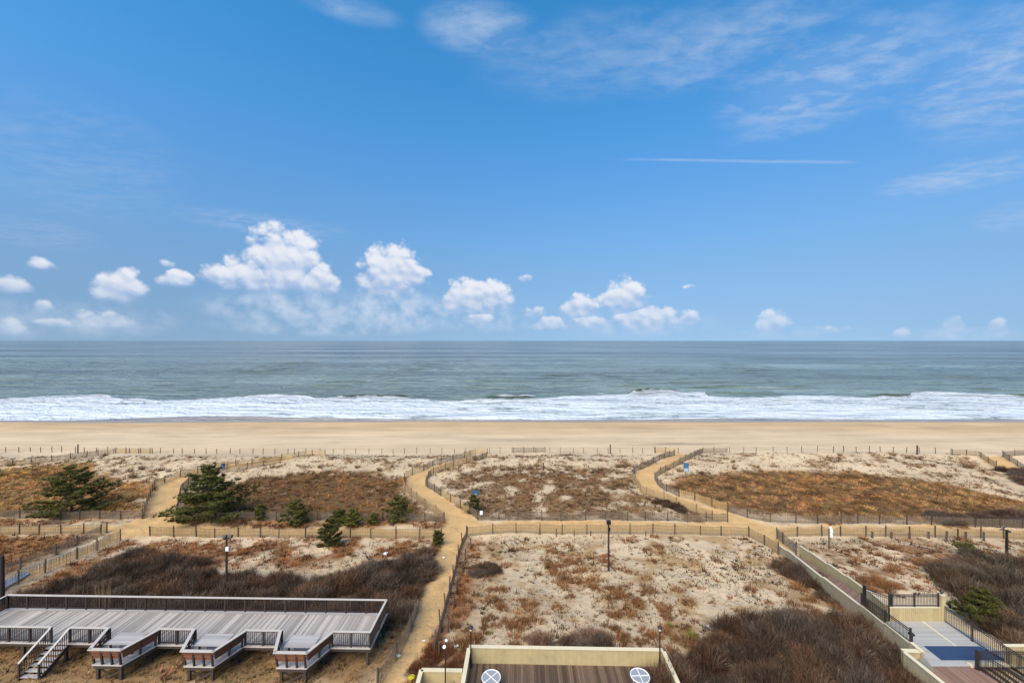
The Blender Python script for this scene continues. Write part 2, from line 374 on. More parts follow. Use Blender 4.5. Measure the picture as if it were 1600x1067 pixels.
# ------------------------------------------------------------------ terrain: paths, dune, beach
PATHS_PX = {
 'main': [(574,1080),(606,1040),(630,1003),(646,962),(662,922),(677,885),(690,850),(692,826),(697,816),(684,801),(670,790),(656,779),(645,769),(634,759),(634,748),(645,741),(662,735),(681,727),(700,722),(726,716),(760,708),(768,712),(748,719),(721,726),(690,735),(673,742),(665,757),(677,767),(690,775),(712,789),(734,803),(748,815),(762,823),(738,836),(724,850),(714,878),(704,915),(694,955),(676,995),(650,1032),(632,1080)],
 'north': [(694,826),(640,827),(560,826),(470,828),(380,824),(300,821),(275,812),(282,768),(290,752),(310,741),(345,734),(400,727),(440,722),(462,714),(440,714),(400,721),(340,728),(300,736),(262,750),(246,760),(232,785),(222,810),(190,820),(165,822),(120,821),(-30,821),(-30,833),(160,834),(172,838),(130,858),(80,876),(30,898),(-30,925),(-30,945),(40,908),(90,886),(150,860),(188,843),(232,836),(300,836),(400,837),(500,838),(640,840),(694,841)],
 'south': [(740,816),(800,815),(900,814),(1000,815),(1100,816),(1137,815),(1113,811),(1084,799),(1061,790),(1043,782),(1022,777),(1003,770),(997,760),(988,745),(994,737),(1016,727),(1033,719),(1050,712),(1062,707),(1085,711),(1072,719),(1057,728),(1040,736),(1022,748),(1028,758),(1040,768),(1061,777),(1100,790),(1137,800),(1165,809),(1196,817),(1215,821),(1300,820),(1400,820),(1500,822),(1640,829),(1640,842),(1500,836),(1400,834),(1300,834),(1214,837),(1232,855),(1262,878),(1246,880),(1216,862),(1199,852),(1187,846),(1172,835),(1100,832),(1000,831),(900,831),(800,831),(760,833),(738,837)],
 'access': [(1528,713),(1566,713),(1588,727),(1640,750),(1640,765),(1575,740),(1545,725)],
}
PATHS = {k: GP(v) for k, v in PATHS_PX.items()}
ZONES_PX = {   # polygon, thatch cover, thatch colour (with gap shade in field_south), tufts per square metre, tuft kind
 'field_north': ([(-40,735),(60,729),(130,723),(150,735),(185,747),(236,765),(222,807),(-40,808)], 0.92, (0.22,0.14,0.075), 3.8, 'straw2'),
 'field_mid':   ([(290,775),(350,756),(400,746),(470,736),(560,738),(628,745),(640,772),(690,806),(692,815),(480,812),(278,812)], 0.84, (0.13,0.08,0.046), 3.4, 'brown'),
 'field_centre':([(690,752),(760,731),(820,726),(990,738),(1000,766),(1060,794),(1130,812),(752,812),(712,785)], 0.60, (0.21,0.14,0.085), 3.6, 'dark'),
 'field_south': ([(1034,758),(1090,742),(1200,736),(1300,736),(1420,746),(1500,762),(1640,792),(1640,822),(1300,814),(1200,810),(1130,792),(1060,770)], 0.93, (0.135,0.08,0.042), 3.4, 'tawny'),  # ground colour darkened to paint shadowed gaps between the tufts
 'crest':       ([(-40,712),(400,713),(800,711),(1200,709),(1490,712),(1545,726),(1640,770),(1640,790),(1500,760),(1420,745),(1300,735),(1200,735),(1040,750),(990,737),(820,725),(690,748),(630,744),(470,735),(330,750),(240,760),(180,745),(130,722),(-40,733)], 0.40, (0.30,0.215,0.14), 2.6, 'dark'),
 'verge_north': ([(275,812),(690,815),(690,824),(560,825),(470,827),(380,823),(300,820)], 0.75, (0.25,0.15,0.085), 4.5, 'russet'),
 'verge_far':   ([(-40,811),(222,813),(190,819),(-40,820)], 0.75, (0.25,0.15,0.085), 4.0, 'russet'),
 'low_north':   ([(-40,836),(158,836),(120,852),(70,874),(-40,915)], 0.9, (0.30,0.16,0.08), 4.5, 'brown'),
 'low_mid':     ([(185,850),(240,840),(400,841),(690,844),(692,858),(640,868),(540,884),(450,884),(300,890),(200,880),(120,905),(30,930),(30,918),(100,888)], 0.60, (0.24,0.135,0.075), 4.2, 'russet'),
 'near':        ([(738,842),(1168,841),(1213,868),(1340,950),(1410,1020),(1440,1090),(655,1090),(688,1000),(708,920)], 0.44, (0.36,0.265,0.165), 4.2, 'cushion'),
 'near_edge':   ([(1150,850),(1213,868),(1345,955),(1330,965),(1260,950),(1200,900)], 0.4, (0.30,0.215,0.14), 3.0, 'cushion'),
 'right':       ([(1256,880),(1225,846),(1300,842),(1640,848),(1640,1010),(1560,985),(1480,930),(1385,930)], 0.50, (0.24,0.15,0.095), 2.6, 'cushion'),
 'deck_front':  ([(-40,1090),(-40,965),(560,965),(626,985),(612,1038),(575,1090)], 0.95, (0.25,0.175,0.105), 10.0, 'straw'),
 'deck_side':   ([(600,1000),(640,965),(688,862),(690,852),(694,848),(684,890),(668,925),(652,965),(636,1005),(612,1035)], 0.85, (0.17,0.10,0.07), 4.0, 'dark'),
 'path_brush':  ([(655,1040),(672,1000),(694,960),(712,900),(735,850),(745,850),(735,900),(725,960),(715,1010),(700,1080),(640,1080)], 0.7, (0.26,0.11,0.045), 2.6, 'russet'),
}
ZONES = {k: (GP(v[0]),)+v[1:] for k, v in ZONES_PX.items()}

def path_sd(x, y): 
    s = np.full(x.shape, -1e9)
    for p in PATHS.values(): s = np.maximum(s, sdist(x, y, p))
    return s

def make_terrain():
    rows = [6.0, 12.0, 16.0]
    d = 19.0
    while d < 172: rows.append(d); d += max(0.09, d*d/9500.0)
    rows += [180, 200, 240, 300]
    rows = np.array(rows); tans = np.linspace(-1.72, 1.72, 660)
    Y, T = np.meshgrid(rows, tans, indexing='ij'); X = T*np.maximum(Y, 20)
    x, y = X.ravel(), Y.ravel(); z = H(x, y)
    ps = path_sd(x, y)
    pm = sst(-0.35, 0.35, ps + (fbm(x, y, 1.1, 3, 50)-0.5)*1.7)
    z = z - pm*0.06
    # base colours: pale dune sand, golden path sand, buff beach
    n1 = fbm(x, y, 7, 4, 61)[:,None]; n2 = fbm(x, y, 1.3, 3, 62)[:,None]
    dune = np.array([0.585,0.435,0.28])*(0.74+0.46*n1)
    dune = dune*(0.9+0.2*n2)
    pathc = np.array([0.55,0.345,0.155])*(0.85+0.3*n2)
    bw = sst(97, 104, y)[:,None]
    band = sst(118, 134, y + (fbm(x, y, 40, 2, 70)-0.5)*20)[:,None]
    streak = fbm(x*0.12, y, 2.5, 3, 71)[:,None]
    beach = (np.array([0.55,0.41,0.265])*(1-band) + np.array([0.51,0.35,0.20])*band)*(0.70+0.42*streak+0.20*n1)
    col = dune*(1-bw) + beach*bw
    veg = np.zeros_like(x)
    for k, (poly, cover, vc, dens, kind) in ZONES.items():
        sd = sdist(x, y, poly)
        edge = sst(-1.6, 1.6, sd + (fbm(x, y, 4, 3, len(k)*7)-0.5)*5)
        blot = fbm(x, y*0.9, 2.2, 4, 80+len(k)) + (fbm(x, y, 0.55, 2, 180+len(k))-0.5)*0.22
        w = edge*sst(1-cover-0.10, 1-cover+0.16, blot*0.9+0.05 if cover > 0.5 else blot)
        if cover < 0.3: w = w*0.75
        var = (0.72+0.56*fbm(x, y, 1.7, 3, 90+len(k)))[:,None]
        col = col*(1-w[:,None]) + (np.array(vc)*np.array([1.05,0.92,0.74])*var)*w[:,None]
        veg = np.maximum(veg, w)
    keep = (1-pm)[:,None]
    col = col*keep + pathc*(1-keep); veg = veg*(1-pm)
    wet = sst(143.2, 146.4, y + (fbm(x, y*0.2, 30, 2, 75)-0.5)*3.0)[:,None]
    col = col*(1-wet) + np.array([0.30,0.23,0.165])*wet
    nr, nc = X.shape
    idx = np.arange(nr*nc).reshape(nr, nc)
    FC = np.stack([idx[:-1,:-1], idx[:-1,1:], idx[1:,1:], idx[1:,:-1]], -1).reshape(-1,4)
    fy = y[FC].mean(1); fp = pm[FC].mean(1)
    kind = np.where(fy > 98.5, 2, np.where(fp > 0.5, 1, 0))
    V = np.stack([x,y,z], 1)
    # material
    m = bpy.data.materials.new('sand'); m.use_nodes = True; t = m.node_tree; b = NT(t); p = t.nodes['Principled BSDF']
    at = b.n('ShaderNodeAttribute'); at.attribute_name = 'Col'
    av = b.n('ShaderNodeAttribute'); av.attribute_name = 'veg'
    ap = b.n('ShaderNodeAttribute'); ap.attribute_name = 'path'
    aw = b.n('ShaderNodeAttribute'); aw.attribute_name = 'wet'
    geo = b.n('ShaderNodeNewGeometry'); pos = geo.outputs['Position']
    fine = b.noise(pos, 9.0, 6, 0.7); mid = b.noise(pos, 2.3, 5, 0.65)
    sc = b.m('MULTIPLY_ADD', fine, 0.8, 0.60)
    vm = b.n('ShaderNodeVectorMath', operation='SCALE'); b.put(vm.inputs[0], at.outputs['Color']); b.put(vm.inputs['Scale'], sc)
    c = vm.outputs[0]
    # scattered dead stems and litter on the dune sand (not on paths or the beach)
    sepp = b.n('ShaderNodeSeparateXYZ'); b.put(sepp.inputs[0], pos)
    on = b.m('MULTIPLY', b.m('SUBTRACT', 1.0, ap.outputs['Fac']), b.sstep(sepp.outputs[1], 98, 92))
    lit = b.noise(pos, 4.5, 6, 0.75); big = b.noise(pos, 0.25, 3, 0.5)
    thr = b.m('MULTIPLY_ADD', big, -0.30, 0.705)
    spot = b.sstep(lit, thr, b.m('ADD', thr, 0.05))
    c = b.mix(b.m('MULTIPLY', b.m('MULTIPLY', spot, on), 0.5), c, (0.13,0.085,0.05,1))
    # trodden marks and thin dark drift lines
    c = b.mix(b.m('MULTIPLY', b.sstep(mid, 0.54, 0.72), b.m('MULTIPLY', ap.outputs['Fac'], 0.38)), c, (0.26,0.165,0.08,1))
    vo = b.n('ShaderNodeTexVoronoi'); b.put(vo.inputs['Vector'], pos); vo.inputs['Scale'].default_value = 2.4; foot = b.sstep(vo.outputs['Distance'], 0.34, 0.16)
    c = b.mix(b.m('MULTIPLY', foot, b.m('MULTIPLY', ap.outputs['Fac'], 0.30)), c, (0.27,0.17,0.08,1))
    bm_ = b.n('ShaderNodeMapping'); t.links.new(pos, bm_.inputs[0]); bm_.inputs['Scale'].default_value = (0.035, 0.42, 1)
    st = b.noise(bm_.outputs[0], 1.0, 7, 0.66, 0.6)
    bz = b.sstep(sepp.outputs[1], 98, 103)
    c = b.mix(b.m('MULTIPLY', b.sstep(st, 0.56, 0.70), b.m('MULTIPLY', bz, 0.62)), c, (0.25,0.185,0.12,1))
    c = b.mix(b.m('MULTIPLY', b.sstep(st, 0.44, 0.32), b.m('MULTIPLY', bz, 0.35)), c, (0.66,0.53,0.38,1))
    t.links.new(c, p.inputs['Base Color'])
    b.put(p.inputs['Roughness'], b.m('MULTIPLY_ADD', aw.outputs['Fac'], -0.62, 0.95)); b.put(p.inputs['Specular IOR Level'], b.m('MULTIPLY_ADD', aw.outputs['Fac'], 0.4, 0.1))
    bn = b.n('ShaderNodeBump'); bn.inputs['Strength'].default_value = 0.55; bn.inputs['Distance'].default_value = 0.12
    hgt = b.m('SUBTRACT', b.m('ADD', b.m('MULTIPLY', mid, 0.7), b.m('MULTIPLY', fine, 0.5)), b.m('MULTIPLY', b.m('MULTIPLY', foot, ap.outputs['Fac']), 0.5)); t.links.new(hgt, bn.inputs['Height']); t.links.new(bn.outputs[0], p.inputs['Normal'])
    for k, name, lab in ((0,'dune_ground',None),(1,'sand_path',None),(2,'beach',None)):
        f = FC[kind == k]; used, inv = np.unique(f, return_inverse=True)
        me = np_mesh(name, V[used], inv.reshape(-1,4), m, col[used], smooth=True)
        for an, arr in (('veg', veg), ('path', pm), ('wet', wet[:,0])):
            a = me.attributes.new(an, 'FLOAT', 'POINT'); a.data.foreach_set('value', arr[used].astype(np.float32))
        props(link(name, me), kind='structure')
make_terrain()

# ------------------------------------------------------------------ sea
FOAM_PX = [(-300,626),(0,625),(60,621),(110,618),(165,618),(200,625),(300,625),(330,622),(400,617),(465,617),(495,622),(545,624),(560,621),(660,623),(700,627),(770,624),(800,625),(850,622),(900,619),(970,617),(1000,617),(1045,613),(1100,614),(1108,619),(1180,622),(1250,618),(1340,620),(1420,621),(1425,612),(1480,612),(1560,618),(1600,621),(1900,623)]
def make_sea():
    fx = np.array([(q[0]-CX)/F for q in FOAM_PX]); fd = np.array([CAMZ*F/(q[1]-CY) for q in FOAM_PX])
    rows = []; d = 141.0
    while d < 330: rows.append(d); d += 0.55 if d < 230 else 1.0
    while d < 22000: rows.append(d); d *= 1.012 if d < 1500 else 1.06
    rows = np.array(rows); tans = np.linspace(-1.75, 1.75, 620)
    Y, T = np.meshgrid(rows, tans, indexing='ij'); x = (T*Y).ravel(); y = Y.ravel(); t = T.ravel()
    top = np.interp(t, fx, fd)
    damp = 1 - sst(320, 900, y)
    near = sst(150, 215, y)
    # swell lines, roughly parallel to the shore and broken along it
    ph = y + (fbm(x, y, 60, 3, 5)-0.5)*36 + 0.035*x
    ridge = lambda L, off, s: np.maximum(0, np.sin(2*np.pi*(ph+off)/L))**3*sst(0.45, 0.7, fbm(x, y*0.4, s, 3, int(L)))
    z = damp*near*(1.25*ridge(31, 4, 55) + 0.8*ridge(19, 0, 40)) + damp*(fbm(x*0.5, y, 5, 4, 9)-0.5)*0.7*(0.35+0.65*near)
    z += damp*near*(fbm(x, y*1.6, 1.8, 2, 12)-0.5)*0.25
    # breaker: a lip where the foam begins, heavier where a wave is just falling
    e = y - top
    heavy = sst(0.50, 0.66, fbm(x, x*0, 38, 2, 77))
    lip = np.exp(-(e/3.2)**2)*(0.35+1.35*heavy)
    fallx = np.exp(-((t-(1060-CX)/F)/0.055)**2) + 0.6*np.exp(-((t-(345-CX)/F)/0.05)**2) + 0.7*np.exp(-((t-(1000-CX)/F)/0.05)**2)
    lip = lip*(1+1.1*fallx)
    z += lip*(0.75+0.5*fbm(x, y, 2.2, 3, 13))
    inner = sst(0, -6, e)
    z += inner*near*(fbm(x, y, 2.4, 4, 14)-0.5)*0.55 + inner*(fbm(x, y, 1.2, 2, 15)-0.5)*0.12
    z += 0.10*sst(152, 146, y)*0
    # foam cover
    wob = (fbm(x, y, 9, 4, 23)-0.5)*9
    cov = sst(2.0, -5.0, e + wob*0.6)
    hole = fbm(x*0.35, y, 6.5, 4, 24)
    cov = cov*(1 - 0.42*sst(0.53, 0.70, hole)*sst(-3, -9, e))
    # thinner, streaked water in the trough behind the first white line
    cov = np.maximum(cov, 0.55*np.exp(-((e-9)/4.0)**2)*sst(0.52, 0.68, fbm(x*0.4, y, 10, 3, 25)))
    caps = sst(0.83, 0.90, fbm(x*0.6, y, 7, 2, 33))*sst(215, 260, y)*(1-sst(500, 1200, y))
    cov = np.maximum(cov, caps*0.45)
    # swash: thin clear water over wet sand at parts of the edge
    swash = sst(154, 150.5, y + (fbm(x, y*0, 60, 3, 41)-0.5)*15)
    cov = cov*(1-0.85*swash)
    V = np.stack([x, y, z], 1); nr, nc = Y.shape; idx = np.arange(nr*nc).reshape(nr, nc)
    FC = np.stack([idx[:-1,:-1], idx[:-1,1:], idx[1:,1:], idx[1:,:-1]], -1).reshape(-1,4)
    # water colour: silty green close in, bluer outside
    off = sst(150, 900, y)[:,None]; sw = swash[:,None]
    col = np.array([0.205,0.26,0.24])*(1-off) + np.array([0.18,0.225,0.24])*off
    green = (sst(0.5, 1.3, z)*near)[:,None]
    col = col*(1-green) + np.array([0.15,0.19,0.12])*green
    col = col*(1-sw) + np.array([0.38,0.335,0.30])*sw
    m = bpy.data.materials.new('sea_water'); m.use_nodes = True; tr = m.node_tree; b = NT(tr); p = tr.nodes['Principled BSDF']
    at = b.n('ShaderNodeAttribute'); at.attribute_name = 'Col'; af = b.n('ShaderNodeAttribute'); af.attribute_name = 'foam'
    geo = b.n('ShaderNodeNewGeometry'); pos = geo.outputs['Position']
    def mp(sx, sy):
        nd = b.n('ShaderNodeMapping'); tr.links.new(pos, nd.inputs[0]); nd.inputs['Scale'].default_value = (sx, sy, 1); return nd.outputs[0]
    chop = b.noise(mp(0.10, 0.30), 1.0, 8, 0.62, 0.4)
    chop2 = b.noise(mp(0.022, 0.06), 1.0, 7, 0.60, 0.3)
    swell = b.noise(mp(0.0035, 0.012), 1.0, 5, 0.55)
    lane = b.noise(mp(0.0009, 0.006), 1.0, 11, 0.74)
    lace = b.noise(mp(0.42, 0.8), 1.0, 7, 0.68, 0.8); lace2 = b.noise(mp(0.10, 0.36), 1.0, 6, 0.6, 0.6)
    mixl = b.m('MULTIPLY_ADD', lace, 0.5, b.m('MULTIPLY', lace2, 0.5))
    thr = b.m('MULTIPLY_ADD', af.outputs['Fac'], -0.52, 0.78)
    foam = b.sstep(mixl, b.m('SUBTRACT', thr, 0.07), b.m('ADD', thr, 0.07))
    foam = b.m('MULTIPLY', foam, b.sstep(af.outputs['Fac'], 0.02, 0.2))
    fw = b.mix(lace2, (0.62,0.68,0.74,1), (0.90,0.91,0.92,1))  # bluish shadow streaks put into the foam colour
    wv = b.n('ShaderNodeVectorMath', operation='SCALE'); b.put(wv.inputs[0], at.outputs['Color']); b.put(wv.inputs['Scale'], b.m('MULTIPLY', b.m('MULTIPLY_ADD', swell, 0.7, 0.65), b.m('MULTIPLY_ADD', b.sstep(lane, 0.32, 0.68), 1.0, 0.48)))
    c = b.mix(foam, wv.outputs[0], fw)
    tr.links.new(c, p.inputs['Base Color'])
    b.put(p.inputs['Roughness'], b.m('MULTIPLY_ADD', foam, 0.55, 0.30)); p.inputs['IOR'].default_value = 1.33
    b.put(p.inputs['Specular IOR Level'], b.m('MULTIPLY_ADD', foam, -0.35, 0.5))
    bn = b.n('ShaderNodeBump'); bn.inputs['Strength'].default_value = 1.0; bn.inputs['Distance'].default_value = 1.0
    hh = b.m('ADD', b.m('MULTIPLY', chop, 2.6), b.m('ADD', b.m('MULTIPLY', chop2, 15.0), b.m('MULTIPLY', b.m('MULTIPLY', lace, foam), 0.5)))
    tr.links.new(hh, bn.inputs['Height']); tr.links.new(bn.outputs[0], p.inputs['Normal'])
    me = np_mesh('sea', V, FC, m, col, smooth=True)
    a = me.attributes.new('foam', 'FLOAT', 'POINT'); a.data.foreach_set('value', cov.astype(np.float32))
    props(link('sea', me), kind='structure')
make_sea()

# ------------------------------------------------------------------ timber deck with bench bays (left)
def make_deck():
    z0 = 7.4; FZ = 9.0 - z0                              # floor height above the root
    r = empty('timber_deck', (-9.66, 27.18, z0), 'long raised timber deck of silvery grey planks with railings and bench bays', 'deck', rz=-R(1.18))
    L, D = 30.0, 3.5
    bays = [-2.72 - 6.05*i for i in range(3)]            # x of the right back corner of each bay
    n = 0; w = 0.142; rnd = random.Random(4)
    x = -L + w/2
    while x < 0:
        block('plank', M_PLANK, r, (x, D/2-0.16, FZ-0.02+rnd.uniform(-.004,.004)), (w-0.012, D-0.32, 0.04)); x += w
    for k in range(2): block('border_plank', M_PLANKX, r, (-L/2, D-0.245+0.145*k+0.02, FZ-0.015), (L, 0.135, 0.045))
    # frame below
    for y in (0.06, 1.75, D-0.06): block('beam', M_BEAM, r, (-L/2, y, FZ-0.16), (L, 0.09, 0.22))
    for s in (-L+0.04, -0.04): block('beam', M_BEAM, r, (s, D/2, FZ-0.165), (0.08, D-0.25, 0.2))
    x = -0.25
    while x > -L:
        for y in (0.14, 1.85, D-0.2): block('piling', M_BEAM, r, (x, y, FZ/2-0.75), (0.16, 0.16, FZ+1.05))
        x -= 3.025
    block('fascia', M_CAP, r, (-L/2, -0.022, FZ-0.03), (L, 0.03, 0.07))
    block('fascia', M_CAP, r, (0.022, D/2, FZ-0.03), (0.03, D, 0.07))
    RH = 1.07
    def rail(p0, p1, posts=1.55, bal=0.125, single=True, cap=0.15, capm=M_CAP):
        p0 = Vector(p0); p1 = Vector(p1); d = p1-p0; l = d.length; a = math.atan2(d.y, d.x); c = (p0+p1)/2
        block('rail_cap', capm, r, (c.x, c.y, FZ+RH-0.02), (l+cap*0.5, cap, 0.045), (0,0,a))
        block('top_rail', M_DARKW, r, (c.x, c.y, FZ+RH-0.085), (l, 0.05, 0.08), (0,0,a))
        block('bottom_rail', M_DARKW, r, (c.x, c.y, FZ+0.11), (l, 0.05, 0.06), (0,0,a))
        k = max(1, round(l/posts))
        for i in range(k+1):
            q = p0 + d*(i/k); block('rail_post', M_DARKW, r, (q.x, q.y, FZ+0.5), (0.1, 0.1, 1.05), (0,0,a))
        nb = int(l/bal); mb = MB()
        for i in range(1, nb):
            q = p0 + d*(i/nb)
            if single: block('baluster', M_DARKW, r, (q.x, q.y, FZ+0.565), (0.034, 0.034, 0.86), (0,0,a))
            else: mb.box((q.x, q.y, FZ+0.565), (0.03, 0.03, 0.86))
        if not single: props(mb.build('balusters', M_DARKW, r), kind='stuff')
    rail((-L+0.06, D-0.07), (-0.06, D-0.07), single=False)
    rail((-0.06, 0.07), (-0.06, D-0.07), single=True)
    rail((-L+0.06, 0.07), (-L+0.06, D-0.07), single=False)
    rail((bays[0]+0.05, 0.07), (-0.06, 0.07), posts=1.35)
    for i in range(2): rail((bays[i+1]+0.05, 0.07), (bays[i]-3.43, 0.07), posts=1.35)
    rail((-21.1, 0.07), (bays[2]-3.43, 0.07), posts=1.4)
    rail((-L+0.06, 0.07), (-22.4, 0.07), posts=1.5)
    # steps down towards the building
    for i in range(6):
        block('step', M_PLANKX, r, (-21.75, -0.18-0.28*i, FZ-0.16*(i+1)), (1.25, 0.27, 0.04))
    for sx in (-21.08, -22.42):
        mb = MB(); mb.prism((sx,0.02),(sx,-1.75), FZ+0.98, FZ+1.04, FZ-0.05, FZ+0.01, 0.14); mb.build('stair_rail', M_CAP, r)
        mb = MB(); mb.prism((sx,0.0),(sx,-1.75), FZ-0.32, FZ-0.02, FZ-1.3, FZ-1.0, 0.06); mb.build('stair_stringer', M_BEAM, r)
        for i in range(12):
            y = -0.13-0.13*i; zt = FZ+0.97+0.594*y; mb = MB(); mb.box((sx, y, zt-0.45), (0.03,0.03,0.86)); mb.build('baluster', M_DARKW, r)
        block('rail_post', M_DARKW, r, (sx, -1.7, FZ-0.6), (0.1,0.1,1.15))
    for bi, xb in enumerate(bays):
        BR, BL = (xb, 0.0), (xb-3.4, 0.0); FR, FL = (xb-0.75, -1.72), (xb-2.68, -1.72)
        # floor planks of the bay, cut to its tapered plan
        k = 12; rows = 12
        for i in range(rows):
            y0 = -1.72*i/rows - 0.005; y1 = -1.72*(i+1)/rows + 0.005
            f = lambda y: (BL[0] + (FL[0]-BL[0])*(-y/1.72), BR[0] + (FR[0]-BR[0])*(-y/1.72))
            a0, b0 = f(y0); a1, b1 = f(y1); mb = MB()
            mb.hexa([(a1,y1,FZ-0.05),(b1,y1,FZ-0.05),(b0,y0,FZ-0.05),(a0,y0,FZ-0.05),(a1,y1,FZ-0.008),(b1,y1,FZ-0.008),(b0,y0,FZ-0.008),(a0,y0,FZ-0.008)])
            mb.build('bay_plank', M_PLANKX, r)
        for (p, q) in ((BL,FL),(FL,FR),(FR,BR)):
            d = Vector(q)-Vector(p); l = d.length; a = math.atan2(d.y, d.x); c = (Vector(p)+Vector(q))/2
            nrm = Vector((d.y, -d.x)).normalized()            # outwards
            o1 = c + nrm*0.03
            block('bay_fascia', M_CAP, r, (o1.x, o1.y, FZ-0.02), (l+0.05, 0.03, 0.07), (0,0,a))
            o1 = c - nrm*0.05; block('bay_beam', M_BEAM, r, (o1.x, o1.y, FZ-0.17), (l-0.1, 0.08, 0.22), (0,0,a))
            # leaning backrest of two boards, capped by a wide grey board
            for j, (hz, of) in enumerate(((0.93, 0.09),(0.72, 0.04),(0.51, -0.01))):
                o1 = c + nrm*of; block('backrest_board', M_REDW, r, (o1.x, o1.y, FZ+hz), (l+0.1*(1-j)-0.02*j, 0.04, 0.195), (R(-14),0,a))
            o1 = c + nrm*0.11; block('bench_cap', M_CAP, r, (o1.x, o1.y, FZ+RH-0.005), (l+0.28, 0.20, 0.045), (0,0,a))
            nb = 3 if l > 1.9 else 2
            for i in range(nb+1):
                if i in (0,) and p is not BL: continue
                u = (i+0.12*(1 if i == 0 else -1 if i == nb else 0))/nb
                qv = Vector(p) + d*u - nrm*0.02; mb = MB()
                t0 = qv; t1 = qv + nrm*0.12
                mb.hexa([(t0.x-.05,t0.y-.05,FZ-0.05),(t0.x+.05,t0.y-.05,FZ-0.05),(t0.x+.05,t0.y+.05,FZ-0.05),(t0.x-.05,t0.y+.05,FZ-0.05),
                         (t1.x-.05,t1.y-.05,FZ+1.03),(t1.x+.05,t1.y-.05,FZ+1.03),(t1.x+.05,t1.y+.05,FZ+1.03),(t1.x-.05,t1.y+.05,FZ+1.03)])
                mb.build('bench_post', M_DARKW, r)
            # seat along the side
            if (p, q) != (FL, FR):
                o1 = c - nrm*0.24
                for j in range(2):
                    o2 = c - nrm*(0.16+0.17*j); block('seat_plank', M_PLANKX, r, (o2.x, o2.y-0.05, FZ+0.43), (l*0.80, 0.155, 0.04), (0,0,a))
        for px in (FL[0]+0.2, FR[0]-0.2):
            block('piling', M_BEAM, r, (px, -1.55, FZ/2-0.75), (0.16,0.16,FZ+1.05))
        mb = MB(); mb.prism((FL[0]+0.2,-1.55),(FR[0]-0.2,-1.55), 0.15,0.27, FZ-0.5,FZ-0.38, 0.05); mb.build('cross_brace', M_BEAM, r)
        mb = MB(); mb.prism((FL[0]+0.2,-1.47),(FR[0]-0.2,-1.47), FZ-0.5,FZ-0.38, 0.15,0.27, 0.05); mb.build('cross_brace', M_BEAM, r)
        # picnic table standing in the bay
        cx = (FL[0]+FR[0])/2; base = r.matrix_basis @ Vector((cx, -0.45, FZ))
        names = ('beside the deck corner', 'in the bay between the other two tables', 'in the bay nearest the deck steps')
        t = empty('deck_table', base, 'weathered grey plank table ' + names[bi], 'table', 'tables in the bench bays', rz=-R(1.18))
        for j in range(7): block('tabletop_plank', M_PLANKX, t, (0, -0.47+0.157*j, 0.735), (1.95, 0.148, 0.04))
        for sx in (-0.72, 0.72):
            for sy in (-0.36, 0.36): block('leg', M_DARKW, t, (sx, sy, 0.355), (0.1, 0.1, 0.70))
            block('batten', M_DARKW, t, (sx, 0, 0.68), (0.09, 0.94, 0.06))
make_deck()

# ------------------------------------------------------------------ cream walls of boards
def board_wall(name, label, pts, m, th=0.16, cap=0.26, bw=0.15, cat='wall', single=False, capm=None):
    """pts: (x, y, bottom, top) along the wall; each stretch is a panel of upright boards under a cap"""
    x0, y0, b0, _ = pts[0]
    r = empty(name, (x0, y0, b0), label, cat); o = (x0, y0, b0)
    for s in range(len(pts)-1):
        a, c = pts[s], pts[s+1]
        if (a[0]-c[0])**2 + (a[1]-c[1])**2 < 0.01: continue
        l = math.hypot(c[0]-a[0], c[1]-a[1]); n = max(1, round(l/bw))
        core = MB(); core.prism(a[:2], c[:2], a[2], a[3]-0.03, c[2], c[3]-0.03, th-0.03); core.build('wall_core', m, r, o)
        mb = MB()
        for i in range(n):
            u0, u1 = (i+0.06)/n, (i+0.94)/n
            p0 = (a[0]+(c[0]-a[0])*u0, a[1]+(c[1]-a[1])*u0); p1 = (a[0]+(c[0]-a[0])*u1, a[1]+(c[1]-a[1])*u1)
            z = lambda k, u: a[k]+(c[k]-a[k])*u
            if single: mb = MB()
            mb.prism(p0, p1, z(2,u0), z(3,u0)-0.015, z(2,u1), z(3,u1)-0.015, th + 0.004*((i*7) % 3))
            if single: mb.build('board', m, r, o)
        if not single: props(mb.build('boards', m, r, o), kind='stuff')
        cp = MB(); cp.prism(a[:2], c[:2], a[3]-0.01, a[3]+0.035, c[3]-0.01, c[3]+0.035, cap); cp.build('cap', capm or M_CAPC, r, o)
        pp = MB(); pp.prism((a[0],a[1]), (a[0]+(c[0]-a[0])*0.11/l, a[1]+(c[1]-a[1])*0.11/l), a[2], a[3]-0.012, a[2], a[3]-0.012, th+0.04); pp.build('wall_post', m, r, o)
    return r

